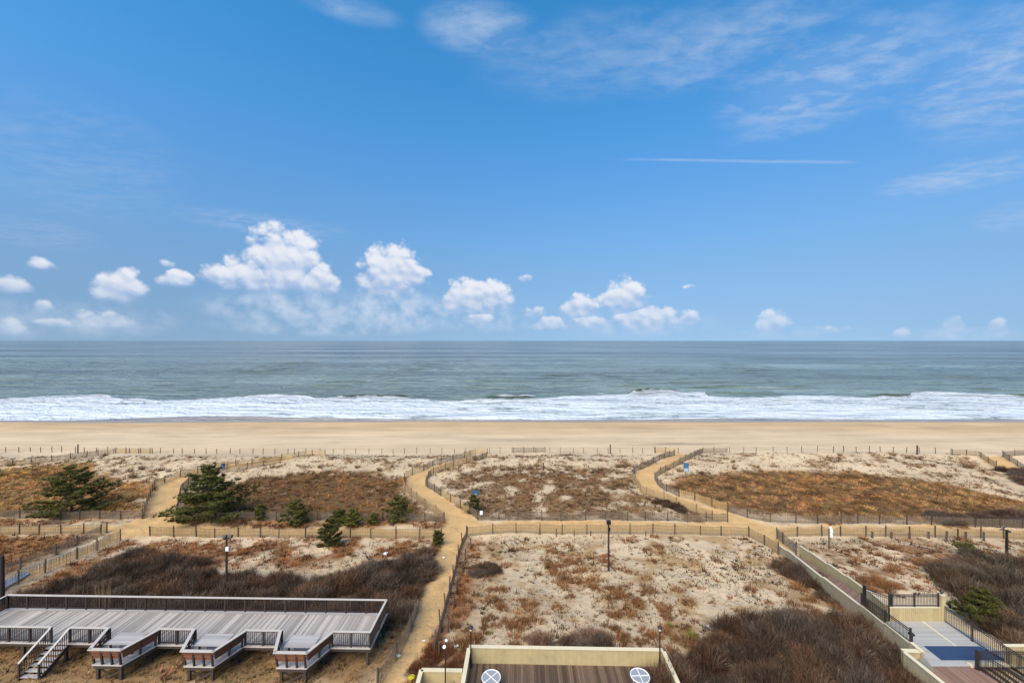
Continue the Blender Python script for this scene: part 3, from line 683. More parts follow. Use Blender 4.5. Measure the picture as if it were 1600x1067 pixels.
# ------------------------------------------------------------------ sun terrace with parapet (bottom middle)
FLZ = 8.25
def make_terrace():
    Y0 = 26.94; TOP = 9.30; ca, sa = math.cos(-R(1.3)), math.sin(-R(1.3)); X0 = -2.9
    def L2(x, y): return (X0 + x*ca - y*sa, Y0 + x*sa + y*ca)
    Wd = 13.0
    def pt(x, y, b=7.0, t=TOP): return (*L2(x, y), b, t)
    board_wall('parapet_wall', 'cream board parapet across the far side of the brown terrace', [pt(0,0), pt(Wd,0)], M_CREAM, single=True)
    board_wall('parapet_wall', 'cream parapet along the terrace side next to the sandy path', [pt(0,-0.15), pt(0,-9)], M_CREAM)
    board_wall('parapet_wall', 'cream parapet along the terrace side next to the dark thicket', [pt(Wd,-0.15), pt(Wd,-9)], M_CREAM)
    board_wall('low_wall', 'low cream board wall beside the terrace, by the sandy path', [(-5.7,22.0,6.8,9.28),(-5.7,25.05,6.8,9.28),(-3.12,25.0,6.8,9.28)], M_CREAM)
    r = empty('terrace_floor', (X0, Y0, 8.0), 'dark brown plank floor of the walled terrace with round tables', 'deck floor', rz=-R(1.3))
    x = 0.16
    while x < Wd-0.1:
        block('plank', M_BROWNP, r, (x, -4.6, FLZ-8.0-0.02), (0.132, 9.0, 0.04)); x += 0.142
    block('joist', M_BEAM, r, (Wd/2, -4.6, FLZ-8.0-0.12), (Wd-0.3, 8.9, 0.1))
    # light tone slab behind the low wall
    rim = bpy.data.meshes.new('rim')
    def torus(R0, r0, n=40, k=8):
        V = []; Fc = []
        for i in range(n):
            a = 2*math.pi*i/n
            for j in range(k):
                b_ = 2*math.pi*j/k; q = R0 + r0*math.cos(b_); V.append((q*math.cos(a), q*math.sin(a), r0*math.sin(b_)))
        for i in range(n):
            for j in range(k): Fc.append((i*k+j, ((i+1)%n)*k+j, ((i+1)%n)*k+(j+1)%k, i*k+(j+1)%k))
        return V, Fc
    V, Fc = torus(0.575, 0.03); rim.from_pydata(V, [], Fc); rim.materials.append(M_WHITE); rim.update()
    top = lathe('top', M_GLASS, [(0.565,-0.006),(0.565,0.006)], 40)
    foot = bpy.data.meshes.new('foot'); V, Fc = torus(0.30, 0.02, 24, 6); foot.from_pydata(V, [], Fc); foot.materials.append(M_WHITE); foot.update()
    for (px, py, rz, lab) in ((767.5,1057.5,45,'round glass table with white rim near the path side of the terrace'),(1000,1055,3,'round glass table with white rim near the thicket side of the terrace')):
        p = P(px, py, FLZ+0.73); t = empty('round_table', (p.x, p.y, FLZ), lab, 'table', 'round tables on the terrace', rz=R(rz))
        o = link('rim', rim, t); o.location = (0,0,0.73)
        o = link('glass_top', top, t); o.location = (0,0,0.725)
        block('cross_bar', M_WHITE, t, (0,0,0.737), (1.13,0.045,0.026)); block('cross_bar', M_WHITE, t, (0,0,0.7375), (0.045,1.13,0.025))
        for a in range(4):
            mb = MB(); c_, s_ = math.cos(a*math.pi/2), math.sin(a*math.pi/2); mb.tube((0.5*c_,0.5*s_,0.70),(0.3*c_,0.3*s_,0.02),0.018,0.018,8); mb.build('leg', M_WHITE, t)
        o = link('foot_ring', foot, t); o.location = (0,0,0.02)
    def lamp(x, y, z, h, lab, twin=False):
        t = empty('lamp_post', (x, y, z), lab, 'lamp post')
        o = link('base', lathe('base', M_BLACK, [(0.13,0),(0.13,0.12),(0.085,0.2),(0.075,0.5),(0.05,0.58)]), t)
        o = link('pole', lathe('pole', M_BLACK, [(0.045,0.5),(0.04,h-0.3)], 10), t)
        if twin:
            block('cross_arm', M_BLACK, t, (0,0,h-0.28), (0.07,0.5,0.06))
            for s in (-1,1):
                o = link('lamp_head', lathe('head', M_WHITE, [(0.05,0),(0.10,0.05),(0.10,0.12),(0.03,0.16)], 10), t); o.location = (0.02*s, 0.22*s, h-0.26); o.rotation_euler = (R(-35*s),0,0)
        else:
            o = link('lamp_glass', lathe('glass', M_WHITE, [(0.07,0),(0.10,0.17)], 10), t); o.location = (0,0,h-0.32)
            o = link('lamp_hood', lathe('hood', M_BLACK, [(0.15,0),(0.155,0.03),(0.10,0.12),(0.03,0.17),(0.02,0.23)], 12), t); o.location = (0,0,h-0.155)
            o = link('collar', lathe('collar', M_BLACK, [(0.05,0),(0.085,0.05),(0.085,0.08)], 10), t); o.location = (0,0,h-0.40)
    a = P(735.5,1041,FLZ); lamp(a.x, a.y, FLZ, 2.72, 'black lamp post in the terrace corner by the sandy path')
    a = P(1031,1042,FLZ); lamp(a.x, a.y, FLZ, 2.76, 'black lamp post in the terrace corner by the dark thicket')
    lamp(-4.1, 24.5, 7.9, 3.65, 'tall black pole with two small white lamps beside the low wall', True)
make_terrace()

# ------------------------------------------------------------------ ramp and pool-side terrace (right)
def wire_rail(name, label, pts, h=1.07, posts=None, picket=0.115, m=None, cat='railing', off=0.0):
    """metal railing along pts (x, y, z of its foot); each picket and post is a part"""
    m = m or M_IRON; o = Vector(pts[0]); r = empty(name, o, label, cat)
    for s in range(len(pts)-1):
        a, c = Vector(pts[s]), Vector(pts[s+1]); d = c-a; l = math.hypot(d.x, d.y)
        for hz, tk in ((h-0.03, 0.05),(h-0.17, 0.03),(0.12, 0.035)):
            mb = MB(); mb.prism(a[:2], c[:2], a.z+hz-tk/2, a.z+hz+tk/2, c.z+hz-tk/2, c.z+hz+tk/2, 0.04); mb.build('rail', m, r, o)
        n = int(l/picket)
        for i in range(1, n):
            q = a + d*(i/n); block('picket', m, r, (q.x-o.x, q.y-o.y, q.z-o.z+h/2), (0.02,0.02,h-0.1), (0,0,math.atan2(d.y,d.x)))
        for i, q in enumerate((a, c)):
            if i == 0 and s > 0: continue
            pb = block('post', m, r, (q.x-o.x, q.y-o.y, q.z-o.z+h/2+0.03), (0.075,0.075,h+0.08), (0,0,math.atan2(d.y,d.x)))
            sub('post_cap', m, pb, (0,0,0.51), (1.4,1.4,0.025)); sub('base_plate', m, pb, (0,0,-0.49), (1.9,1.9,0.016))
    return r
def make_right():
    def gtop(px, py, h):
        """wall-top pixel -> position, for a wall that stands h above the ground"""
        d = np.linspace(20, 70, 3000); x = (px-CX)/F*d; zr = CAMZ-(py-CY)/F*d; i = np.nonzero(H(x, d)+h >= zr)[0][0]
        return float(x[i]), float(d[i]), float(zr[i])
    # ramp: near wall (towards the thicket) and far wall, both step up with the slope
    def run(pix, zs, low):
        out = []
        for (px, py), z in zip(pix, zs):
            p = P(px, py, z)
            if out: out.append((p.x, p.y, z-low, z-0.05))
            out.append((p.x, p.y, z-low, z+0.05))
        return out
    za = [6.35,6.6,7.75,8.7,9.05,9.28,9.33]
    near = run([(1217,852),(1231,860),(1286,902),(1346,946),(1383,974),(1423,1004),(1442,1017)], za, 2.2)
    board_wall('ramp_wall', 'weathered cream board wall on the thicket side of the ramp', near, M_CREAMG, cap=0.22)
    far = run([(1250,853),(1265,862),(1294,881),(1323,900),(1358,924),(1385,944)], [6.5,6.85,7.5,8.1,8.85,9.2], 2.0)
    board_wall('ramp_wall', 'clean cream board wall on the far side of the ramp', far, M_CREAM, cap=0.20)
    # ramp surface
    r = empty('ramp', (near[1][0]+1, near[1][1], 5.0), 'brown sloping ramp between the two cream walls', 'ramp'); o = (near[1][0]+1, near[1][1], 5.0)
    A0 = Vector((near[0][0]+0.15, near[0][1]+0.5)); A1 = Vector((near[6][0]+0.1, near[6][1])); B0 = Vector((far[0][0]-0.15, far[0][1]+0.5)); B1 = Vector((far[8][0]-0.1, far[8][1]))
    n = 60
    for i in range(n):
        u0, u1 = i/n, (i+0.93)/n; mb = MB(); z0 = 5.35+(FLZ-5.35)*u0; z1 = 5.35+(FLZ-5.35)*u1
        q = [A0.lerp(A1,u0), B0.lerp(B1,u0), B0.lerp(B1,u1), A0.lerp(A1,u1)]; zz = [z0,z0,z1,z1]
        mb.hexa([(*q[k], zz[k]-0.05) for k in range(4)]+[(*q[k], zz[k]) for k in range(4)]); mb.build('ramp_plank', M_REDP, r, o)
    # floor: grey planks across, a pale strip, a blue mat, then red-brown boards nearer the building
    f = empty('terrace_floor', (33, 26, 8.0), 'grey and red-brown plank floor inside the black railings', 'deck floor')
    yb = P(1430,1040,FLZ).y; yt = P(1430,970,FLZ).y
    ctop = [P(1388,970,FLZ), P(1476,970,FLZ)]; 
    xl = lambda y: np.interp(y, [yb, yt], [P(1466,1040,FLZ).x-1.2, P(1388,970,FLZ).x-0.5])
    xr = lambda y: np.interp(y, [yb, yt], [P(1528,1040,FLZ).x+3.2, P(1476,970,FLZ).x])
    y = yb
    while y < yt-0.02:
        a, c = float(xl(y)), float(xr(y)); block('grey_plank', M_GREYP, f, ((a+c)/2-33, y+0.07-26, FLZ-8.0-0.02), (c-a, 0.138, 0.04)); y += 0.146
    w = 0.14; x = P(1452,1044,FLZ).x-0.8
    xe = P(1528,1044,FLZ).x+0.15
    while x < xe:
        block('red_plank', M_REDP, f, (x-33, yb-3.6-26, FLZ-8.0-0.022), (w-0.01, 7.1, 0.04)); x += w
    for j in range(8): block('joist', M_BEAM, f, (-3.4+0.55*j, -1.6, FLZ-8.0-0.13), (0.08, 8.4, 0.16))
    p0, p1 = P(1441,970,FLZ), P(1494,1009,FLZ); mb = MB(); mb.prism(p0[:2], p1[:2], FLZ+0.001, FLZ+0.006, FLZ+0.001, FLZ+0.006, 0.12); mb.build('seam_strip', M_CAPC, f, (33,26,8.0))
    q = [P(1471,1031,FLZ), P(1573,1031,FLZ), P(1530,1009.5,FLZ), P(1443,1009,FLZ)]
    mb = MB(); mb.hexa([(v.x,v.y,FLZ+0.003) for v in q]+[(v.x,v.y,FLZ+0.02) for v in q]); o = mb.build('floor_mat', M_BLUE, None, (q[0].x,q[0].y,FLZ)); o.location = (q[0].x,q[0].y,FLZ)
    props(o, 'dark blue mat lying on the grey plank floor', 'mat')
    # far cross wall with railing, pillar with a lamp
    a, c = P(1389,969,FLZ), P(1468,969,FLZ)
    board_wall('cross_wall', 'cream board wall closing the grey plank floor, railing on top', [(a.x,a.y,7.2,9.28),(c.x,c.y,7.2,9.28)], M_CREAM, cap=0.2, single=True)
    wire_rail('railing', 'black railing on top of the cream cross wall', [(a.x,a.y,9.30),((a.x+c.x)/2,(a.y+c.y)/2,9.30),(c.x-0.1,c.y,9.30)], 0.98)
    t = empty('pillar', (c.x+0.15,c.y,7.4), 'cream square pillar with a small black lamp on top', 'pillar')
    block('shaft', M_CREAM, t, (0,0,1.43), (0.32,0.32,2.86)); block('cap', M_CAPC, t, (0,0,2.88), (0.38,0.38,0.05))
    o = link('lamp', lathe('lamp', M_BLACK, [(0.05,0),(0.06,0.12),(0.13,0.16),(0.13,0.2),(0.03,0.33)], 10), t); o.location = (0,0,2.9)
    # railings
    pr = [P(1474,970,FLZ), P(1519,1001,FLZ), P(1590,1050,FLZ)]
    wire_rail('railing', 'long black railing along the dune side of the grey plank floor', [tuple(v) for v in pr[:2]] + [(pr[1].x+ (pr[1].x-pr[0].x)*1.9, pr[1].y+(pr[1].y-pr[0].y)*1.9, FLZ)], 1.25)
    g0 = P(1525,1045,FLZ); 
    wire_rail('railing', 'black railing between the red-brown boards and the blue mat', [tuple(g0),(g0.x+4.5,g0.y-0.05,FLZ)], 1.2)
    g1 = P(1562,1067,FLZ); d = Vector((g1.x-g0.x, g1.y-g0.y)).normalized()
    wire_rail('railing', 'black railing running back to the building beside the red-brown boards', [tuple(g0 + Vector((0.06,-0.07,0))),(g0.x+d.x*4.6,g0.y+d.y*4.6,FLZ)], 1.2)
    # railing on the near ramp wall and the gate
    k = lambda i, du=0: (near[i][0], near[i][1], near[i][3]+0.03)
    wire_rail('railing', 'black railing on the weathered cream ramp wall', [k(5), k(7), k(9)], 0.95)
    a0 = Vector((near[5][0]+0.45, near[5][1]+0.25, 8.2)); a1 = Vector((far[9][0]+0.02, far[9][1]-0.35, FLZ))
    gt = wire_rail('ramp_gate', 'black metal gate between two tall posts across the ramp', [tuple(a0), tuple(a1)], 1.75, cat='gate')
    for v in (a0, a1): sub('post_cap', M_BLACK, block('gate_post', M_BLACK, gt, (v.x-a0.x, v.y-a0.y, v.z-a0.z+0.95), (0.16,0.16,1.95)), (0,0,0.512), (1.3,1.3,0.03))
    pz = P(1424,1024,FLZ); t = empty('bollard_lamp', (pz.x,pz.y,FLZ), 'black post lamp at the end of the ramp railing', 'lamp post')
    o = link('pole', lathe('pole', M_BLACK, [(0.09,-0.4),(0.085,1.45)], 12), t)
    o = link('hood', lathe('hood', M_BLACK, [(0.10,0),(0.19,0.06),(0.19,0.1),(0.1,0.16),(0.03,0.22)], 12), t); o.location = (0,0,1.42)
    # returning wall and near wall
    c0, c1 = P(1410,1016,9.2), P(1442,1017,9.2)
    board_wall('stub_wall', 'short cream wall joining the two walls beside the post lamp', [(c0.x,c0.y,7.2,9.2),(c1.x,c1.y,7.2,9.2)], M_CREAM, cap=0.3)
    c2 = P(1474,1067,9.2); dv = Vector((c2.x-c0.x, c2.y-c0.y))
    board_wall('thicket_wall', 'cream board wall beside the red-brown boards, thicket against it', [(c0.x,c0.y-0.16,6.6,9.2),(c0.x+dv.x*2,c0.y+dv.y*2,6.6,9.2)], M_CREAMG, cap=0.26)
    # rolled grey cover on the floor beside the wall
    a, c = P(1437,1030,FLZ+0.3), P(1450,1046,FLZ+0.3); mb = MB(); mb.tube(a, c, 0.3, 0.3, 14); o = mb.build('rolled_cover', M_STONE, None, (a.x,a.y,FLZ)); o.location = (a.x,a.y,FLZ); props(o, 'rolled grey cover lying beside the cream wall', 'rolled cover')
    # pale kerb slab and slatted cream box past the railing
    a = P(1517,1042,FLZ); t = empty('kerb_slab', (a.x,a.y,FLZ), 'pale cream slab behind the railing at the edge of the boards', 'slab'); block('slab', M_CAPC, t, (1.5,0.12,0.06), (3.0,0.3,0.12))
    a = P(1582,1044,FLZ); t = empty('slat_box', (a.x,a.y,FLZ), 'cream slatted box standing behind the black railings', 'box')
    for i in range(14): block('slat', M_CREAM, t, (0.06+0.13*i, 0.3, 0.62), (0.10,0.05,1.24))
    block('back_board', M_CREAM, t, (0.9,0.40,0.58), (1.8,0.06,1.16)); block('top_board', M_CAPC, t, (0.9,0.36,1.26), (1.9,0.22,0.045))
make_right()

# ------------------------------------------------------------------ sand fences
def sand_fence(label, pix, m=M_PICKG, h=1.2, group=None, spacing=2.95, post_h=None, lean=0.03, pitch=0.095, pickets=True, ropes=1, name='sand_fence', seed=0, sag=0.05):
    rnd = random.Random(seed+len(pix)*13+int(pix[0][0])); P3 = GP(pix)
    seg = [(P3[i+1]-P3[i]).to_2d().length for i in range(len(P3)-1)]; tot = sum(seg)
    def at(s):
        for i, l in enumerate(seg):
            if s <= l or i == len(seg)-1:
                u = min(1, s/l if l else 0); q = P3[i].lerp(P3[i+1], u); q.z = float(H(q.x, q.y)); return q, (P3[i+1]-P3[i])
            s -= l
    o = P3[0].copy(); r = empty(name, o, label, 'fence', group)
    n = max(1, round(tot/spacing)); ph = post_h or h+0.16; posts = []
    for i in range(n+1):
        s = tot*i/n
        if 0 < i < n: s += rnd.uniform(-0.12, 0.12)*spacing
        q, d = at(s); posts.append(s); hh = ph*rnd.uniform(0.9, 1.12); a = math.atan2(d.y, d.x)
        block('post', M_POST, r, (q.x-o.x, q.y-o.y, q.z-o.z+hh/2-0.15), (0.10,0.10,hh+0.3), (rnd.uniform(-lean,lean), rnd.uniform(-lean,lean), a))
    sagf = lambda s: sag*math.sin(math.pi*min(1, max(0, next(((s-posts[i])/(posts[i+1]-posts[i]) for i in range(n) if posts[i] <= s <= posts[i+1]), 0))))
    mb = MB()
    if pickets:
        s = 0.05
        while s < tot:
            q, d = at(s); a = math.atan2(d.y, d.x); c_, s_ = math.cos(a)*0.02, math.sin(a)*0.02; hh = h*rnd.uniform(0.95,1.03)-sagf(s); lx = rnd.uniform(-.03,.03)
            nx, ny = -s_*0.3, c_*0.3; off = (0.07*-math.sin(a), 0.07*math.cos(a))
            x, y, z = q.x-o.x+off[0], q.y-o.y+off[1], q.z-o.z
            b4 = [(x-c_-nx,y-s_-ny),(x+c_-nx,y+s_-ny),(x+c_+nx,y+s_+ny),(x-c_+nx,y-s_+ny)]
            mb.hexa([(*p, z-0.06) for p in b4]+[(p[0]+lx*math.cos(a), p[1]+lx*math.sin(a), z+hh) for p in b4]); s += pitch*rnd.uniform(0.85,1.15)
        props(mb.build('pickets', m, r), kind='stuff')
    wb = MB(); k = max(2, int(tot/1.0)); pts = [at(tot*i/k)[0] for i in range(k+1)]
    for hz in ((0.25,0.6,0.95) if pickets else (0.55, 1.0)[:ropes+1]):
        for i in range(k): wb.tube(pts[i]-o+Vector((0,0,hz*h)), pts[i+1]-o+Vector((0,0,hz*h)), 0.012, 0.012, 3)
    wb.build('wire' if pickets else 'rope', M_WIRE, r)
    return r
FENCES = [
 ('post and rope line along the beach from the north to the first path', [(-60,706),(120,707),(300,709),(450,710)], dict(pickets=False, name='rope_fence')),
 ('post and rope line along the beach between the two middle beach paths', [(460,710),(600,709),(700,709),(728,709)], dict(pickets=False, name='rope_fence')),
 ('post and rope line along the beach beside the grey picket stretch', [(765,708),(870,708),(1000,708),(1024,708)], dict(pickets=False, name='rope_fence')),
 ('low post and rope line half hidden behind the southern dune crest', [(1140,707),(1300,706.5),(1420,707.5),(1486,709.5)], dict(pickets=False, name='rope_fence')),
 ('long picket fence rising over the northern dune towards the beach', [(-40,731),(0,729),(37,727),(70,723),(102,718),(130,714),(154,711),(178,709)], dict(m=M_PICKT)),
 ('dark picket fence along the foot of the northern tawny field', [(-40,809),(60,810),(130,811),(190,811),(222,810)], dict(m=M_PICKG)),
 ('short fresh tan picket stretch in the beach line by the northern dune', [(180,708),(208,708),(238,708)], dict(m=M_PICKY)),
 ('yellow picket fence on the north side of the first beach path', [(223,810),(229,792),(235,775),(242,760),(262,752),(286,744),(310,738),(335,733),(360,729),(400,724),(440,719)], dict(m=M_PICKY)),
 ('grey picket fence from the big pine up to the beach', [(275,811),(279,790),(283,768),(303,749),(340,740),(375,735),(397,731),(418,727),(438,724)], dict(m=M_PICKG)),
 ('fresh tan picket stretch closing the first beach path at the sand', [(440,718),(457,716),(480,712),(508,711)], dict(m=M_PICKY)),
 ('dark picket fence running past the small pines along the cross path', [(275,811),(380,812),(485,812),(574,815),(662,815),(694,815)], dict(m=M_PICKG)),
 ('grey picket fence on the north side of the winding middle path', [(694,815),(681,802),(669,796),(656,786),(645,777),(634,767),(631,757)], dict(m=M_PICKT)),
 ('tan picket fence round the upper bend of the winding middle path', [(631,757),(632,748),(640,744),(662,735)], dict(m=M_PICKY)),
 ('grey picket fence from the upper bend to the beach, north side', [(662,735),(681,726),(697,722),(712,718),(726,715)], dict(m=M_PICKG)),
 ('fresh tan picket stretch where the middle path meets the beach', [(726,713),(740,709),(762,709)], dict(m=M_PICKY)),
 ('grey picket fence on the south side of the middle path near the beach', [(761,714),(748,719),(735,722),(721,726),(707,729),(690,735),(673,742),(668,749),(664,759),(677,767),(689,775)], dict(m=M_PICKG)),
 ('fresh tan picket panels on the south side of the middle path', [(689,775),(712,788),(734,802)], dict(m=M_PICKY)),
 ('dark picket fence from the tan panels along the patchy dune to the next path', [(734,802),(748,813),(800,813),(900,813),(1000,814),(1060,814),(1112,815),(1137,815)], dict(m=M_PICKG)),
 ('grey picket stretch in the beach line above the patchy dune', [(800,706.5),(826,706.5),(852,706.5)], dict(m=M_PICKG)),
 ('tan picket fence on the north side of the southern path', [(1113,812),(1084,799),(1061,792),(1043,782),(1022,777),(1003,770),(997,760),(988,745)], dict(m=M_PICKT)),
 ('grey picket fence from the bend to the beach beside tall grass clumps', [(988,745),(993,737),(1006,732),(1016,727),(1024,722),(1033,718),(1040,715),(1054,711)], dict(m=M_PICKG)),
 ('small fresh tan picket stretch at the beach end of the southern path', [(1023,707),(1042,707),(1060,708)], dict(m=M_PICKY)),
 ('grey picket fence on the sign side of the southern path', [(1136,707),(1098,707),(1085,713),(1072,719),(1057,728),(1049,732),(1040,736),(1031,741),(1022,749),(1028,758),(1037,766),(1061,776)], dict(m=M_PICKG)),
 ('wide fresh tan picket panels on the south side of the southern path', [(1061,776),(1100,788),(1137,799)], dict(m=M_PICKY, h=1.35)),
 ('dark picket fence along the foot of the southern tawny field', [(1137,799),(1165,808),(1196,816),(1231,817),(1300,818),(1365,818),(1470,820),(1640,826)], dict(m=M_PICKG)),
 ('picket fence along the near side of the northern cross path', [(-40,835),(21,835),(51,835),(85,835),(117,834),(139,833),(167,832)], dict(m=M_PICKT)),
 ('dark picket fence on the deck side of the diagonal path', [(188,844),(171,849),(153,859),(143,864),(91,886),(39,907),(-20,934)], dict(m=M_PICKG)),
 ('grey picket fence on the upper side of the diagonal path', [(158,834),(126,850),(79,870),(30,890),(-20,910)], dict(m=M_PICKG)),
 ('long tan picket fence between the cross path and the deck thicket', [(234,837),(300,838),(400,839),(500,840),(600,841),(645,841),(690,841)], dict(m=M_PICKT)),
 ('long picket fence between the cross path and the sandy terrace field', [(730,838),(753,836),(777,834),(811,833),(850,834),(917,835),(990,835),(1061,835),(1135,837),(1170,839)], dict(m=M_PICKT)),
 ('short picket fence from the cross path down to the ramp wall', [(1170,839),(1187,848),(1199,854),(1216,867)], dict(m=M_PICKT)),
 ('line of dark leaning pickets beside the sandy path to the terrace', [(729,839),(722,853),(716,872),(712,893),(704,922),(697,948),(688,985),(679,1022)], dict(m=M_POST, h=1.0, post_h=1.55, lean=0.08)),
 ('dark picket fence between the deck and the sandy path', [(650,958),(641,985),(631,1008),(611,1040),(590,1075)], dict(m=M_PICKG, h=1.15)),
 ('sagging picket fence along the near side of the southern cross path', [(1214,841),(1264,838),(1300,838),(1338,838),(1375,839),(1411,838),(1447,839),(1485,841),(1523,841),(1562,841),(1640,844)], dict(m=M_PICKT, sag=0.25)),
 ('weathered picket fence from the cross path to the far ramp wall', [(1214,841),(1225,851),(1244,866)], dict(m=M_PICKG)),
 ('tan picket fence at the far southern beach access', [(1488,711),(1528,712),(1535,717),(1544,723),(1557,730)], dict(m=M_PICKT)),
 ('grey picket fence on the far side of the southern beach access', [(1640,711),(1566,713),(1577,720),(1588,727),(1620,742)], dict(m=M_PICKG)),
]
for i, (lab, pix, kw) in enumerate(FENCES): sand_fence(lab, pix, seed=i*7, group='sand fences on the dune', **kw)

# loose posts that stand apart from the fences
def lone_post(px, top, base, label, w=0.12, m=M_POST, group=None, extra=None):
    g = G(px, base); h = (base-top)*g.y/F
    t = empty('wooden_post', g, label, 'post', group)
    mb = MB(); mb.tube((0,0,-0.3),(0.02*h,0.01,h),w*0.55,w*0.5,7); mb.build('shaft', m, t)
    mb = MB(); mb.tube((0.02*h,0.01,h-0.005),(0.02*h,0.01,h+0.03),w*0.6,w*0.35,7); mb.build('top', m, t)
    return t
for px, a, c in ((1363,831,840),(1393,831,841),(1421,832,842),(1451,831,841),(1479,830,846),(1509,831,843),(1537,831,845)):
    lone_post(px, a, c, 'short dark post in front of the sagging picket fence', 0.22, M_POST, 'short posts before the sagging fence')
for px, a, c in ((735,842,858),(727,857,873),(723,877,895),(714,905,924),(709,930,950),(700,968,988),(686,1004,1028)):
    lone_post(px, a, c, 'dark wooden post standing beside the leaning pickets along the sandy path', 0.14, M_POST, 'second row of posts by the sandy path')
for px, a, c in ((869,826,838),(843,826,835),(897,828,837),(1009,830,838),(923,829,837)):
    lone_post(px, a, c, 'short stake in front of the picket fence of the sandy terrace field', 0.12, M_POST, 'stakes by the terrace field fence')
lone_post(121.5, 694, 708, 'taller dark post in the beach line near the northern dune', 0.26)
lone_post(953.5, 694.5, 709, 'taller dark post in the beach line near the southern path', 0.26)
lone_post(1433, 696, 710, 'taller dark post in the beach line near the low rope line', 0.30)
lone_post(50, 728, 751, 'thin grey pole standing in the northern tawny field', 0.07)
lone_post(849, 723, 735, 'dark marker post on the crest above the patchy dune', 0.2)
lone_post(1295, 826, 858, 'slender post behind the white sheet near the ramp', 0.14)

# ------------------------------------------------------------------ light poles, signs, bin
def light_pole(px, top, base, label, w=0.2, head='flood', brace=False, gpt=None):
    g = gpt or G(px, base); h = (base-top)*g.y/F if gpt is None else CAMZ-(top-CY)/F*g.y-g.z
    t = empty('light_pole', g, label, 'light pole')
    mb = MB(); mb.tube((0,0,-0.5),(0,0,h-0.1),w*0.55,w*0.42,10); mb.build('pole', M_DARKW if head != 'solar' else M_BLACK, t)
    if head == 'flood':
        block('bracket', M_BLACK, t, (0,0,h-0.12), (0.5,0.09,0.09))
        for s in (-1,1): sub('lens', M_GLASS, block('floodlight', M_BLACK, t, (0.27*s,0.12,h+0.02), (0.32,0.26,0.26), (R(-28),0,0)), (0,0.505,0), (0.85,0.03,0.8))
        block('junction_box', M_WHITE if px < 800 else M_BLACK, t, (0.14,-0.10,h*0.80), (0.30,0.12,0.36))
    elif head == 'solar':
        block('panel_arm', M_BLACK, t, (-0.15,0,h), (0.5,0.07,0.07)); sub('panel_frame', M_BLACK, block('solar_panel', M_BLUE, t, (-0.38,0,h+0.22), (0.75,0.06,0.55), (R(35),0,R(25))), (0,0.35,0), (1.06,0.5,1.06))
        block('lamp_head', M_BLACK, t, (0.05,-0.1,h-0.1), (0.35,0.25,0.14))
    elif head == 'single':
        block('floodlight', M_BLACK, t, (0.0,-0.02,h+0.02), (0.42,0.34,0.36)); block('junction_box', M_BLACK, t, (0.02,-0.14,h-0.65), (0.26,0.12,0.38))
    if brace:
        mb = MB(); mb.tube((0.05,0,0.75),(0.75,-0.1,0.0),0.05,0.05,6); mb.build('brace', M_DARKW, t)
light_pole(354, 839, 926, 'dark light pole with floodlights and white box above the deck thicket')
light_pole(951, 816, 892, 'dark light pole with a slanting brace on the pale sand', head='single', brace=True)
light_pole(1573, 828, 876, 'black pole with a tilted solar panel beside the grey shrubs', 0.27, head='solar')
light_pole(3, 866, 0, 'thick dark pole behind the far corner of the deck', 0.34, head='none', gpt=(lambda q: Vector((q[0], q[1], float(H(q[0], q[1])))))(((3-CX)/F*33.0, 33.0)))
def sign(px, top, bot, base, w, label, m=M_SIGNB, tilt=0, mark=None):
    g = G(px, base); s = g.y/F; h = (base-top)*s; ph = (bot-top)*s
    t = empty('sign', g, label, 'sign', rz=R(tilt))
    mb = MB(); mb.tube((0,0.04,-0.3),(0,0.04,h-0.05),0.04,0.04,6); mb.build('post', M_POST, t)
    block('panel', m, t, (0,0,h-ph/2), (w*s,0.04,ph))
    if mark: block('pale_mark', mat('pale_sign_panel', (0.42,0.47,0.52), 0.6), t, (0,-0.022,h-ph*mark[0]), (w*s*mark[1],0.008,ph*mark[2]))
sign(1072, 723, 737, 748, 8, 'tall blue sign with a pale lower panel beside the southern path', mark=(0.78,0.8,0.36))
sign(743, 766, 775, 788, 8, 'small tilted blue sign behind the little pine by the middle path', tilt=18, mark=(0.75,0.5,0.3))
sign(752, 798, 804, 813, 4.5, 'small white sign on the fence corner by the middle path', m=M_WHITE)
def bin_():
    g = G(348.5, 733); t = empty('litter_barrel', g, 'dark blue litter barrel beside the first beach path', 'barrel')
    link('drum', lathe('drum', M_SIGNB, [(0.34,0),(0.36,0.3),(0.35,0.34),(0.36,0.62),(0.34,0.95)], 16), t)
    link('lid', lathe('lid', M_BLACK, [(0.37,0.95),(0.37,1.02),(0.2,1.14),(0.05,1.16)], 16), t)
bin_()
g = G(1298, 853); t = empty('wrapped_post', g, 'post wrapped in a torn white sheet near the ramp', 'post')
mb = MB(); mb.tube((0,0,-0.2),(0,0,1.1),0.09,0.08,7); mb.build('post', M_CREAMG, t)
mb = MB(); pr = [(0.10,0.0),(0.24,0.1),(0.20,0.5),(0.26,0.75),(0.15,1.15),(0.05,1.3)]
for i in range(5): mb.tube((0.03*(i%2),0,1.05+pr[i][1]),(0.03*((i+1)%2),0,1.05+pr[i+1][1]),pr[i][0],pr[i+1][0],6)
mb.build('white_sheet', M_WHITE, t)
# blue walkway mat at the start of the diagonal path
q = [G(-30,926), G(40,893), G(47,896), G(-20,936)]; o0 = q[0]
mb = MB(); mb.hexa([(v.x,v.y,v.z+0.02) for v in (q[0],q[3],q[2],q[1])]+[(v.x,v.y,v.z+0.06) for v in (q[0],q[3],q[2],q[1])]); o = mb.build('walkway_mat', M_LBLUE, None, o0); o.location = o0
props(o, 'faded blue walkway mat on the diagonal path', 'mat')

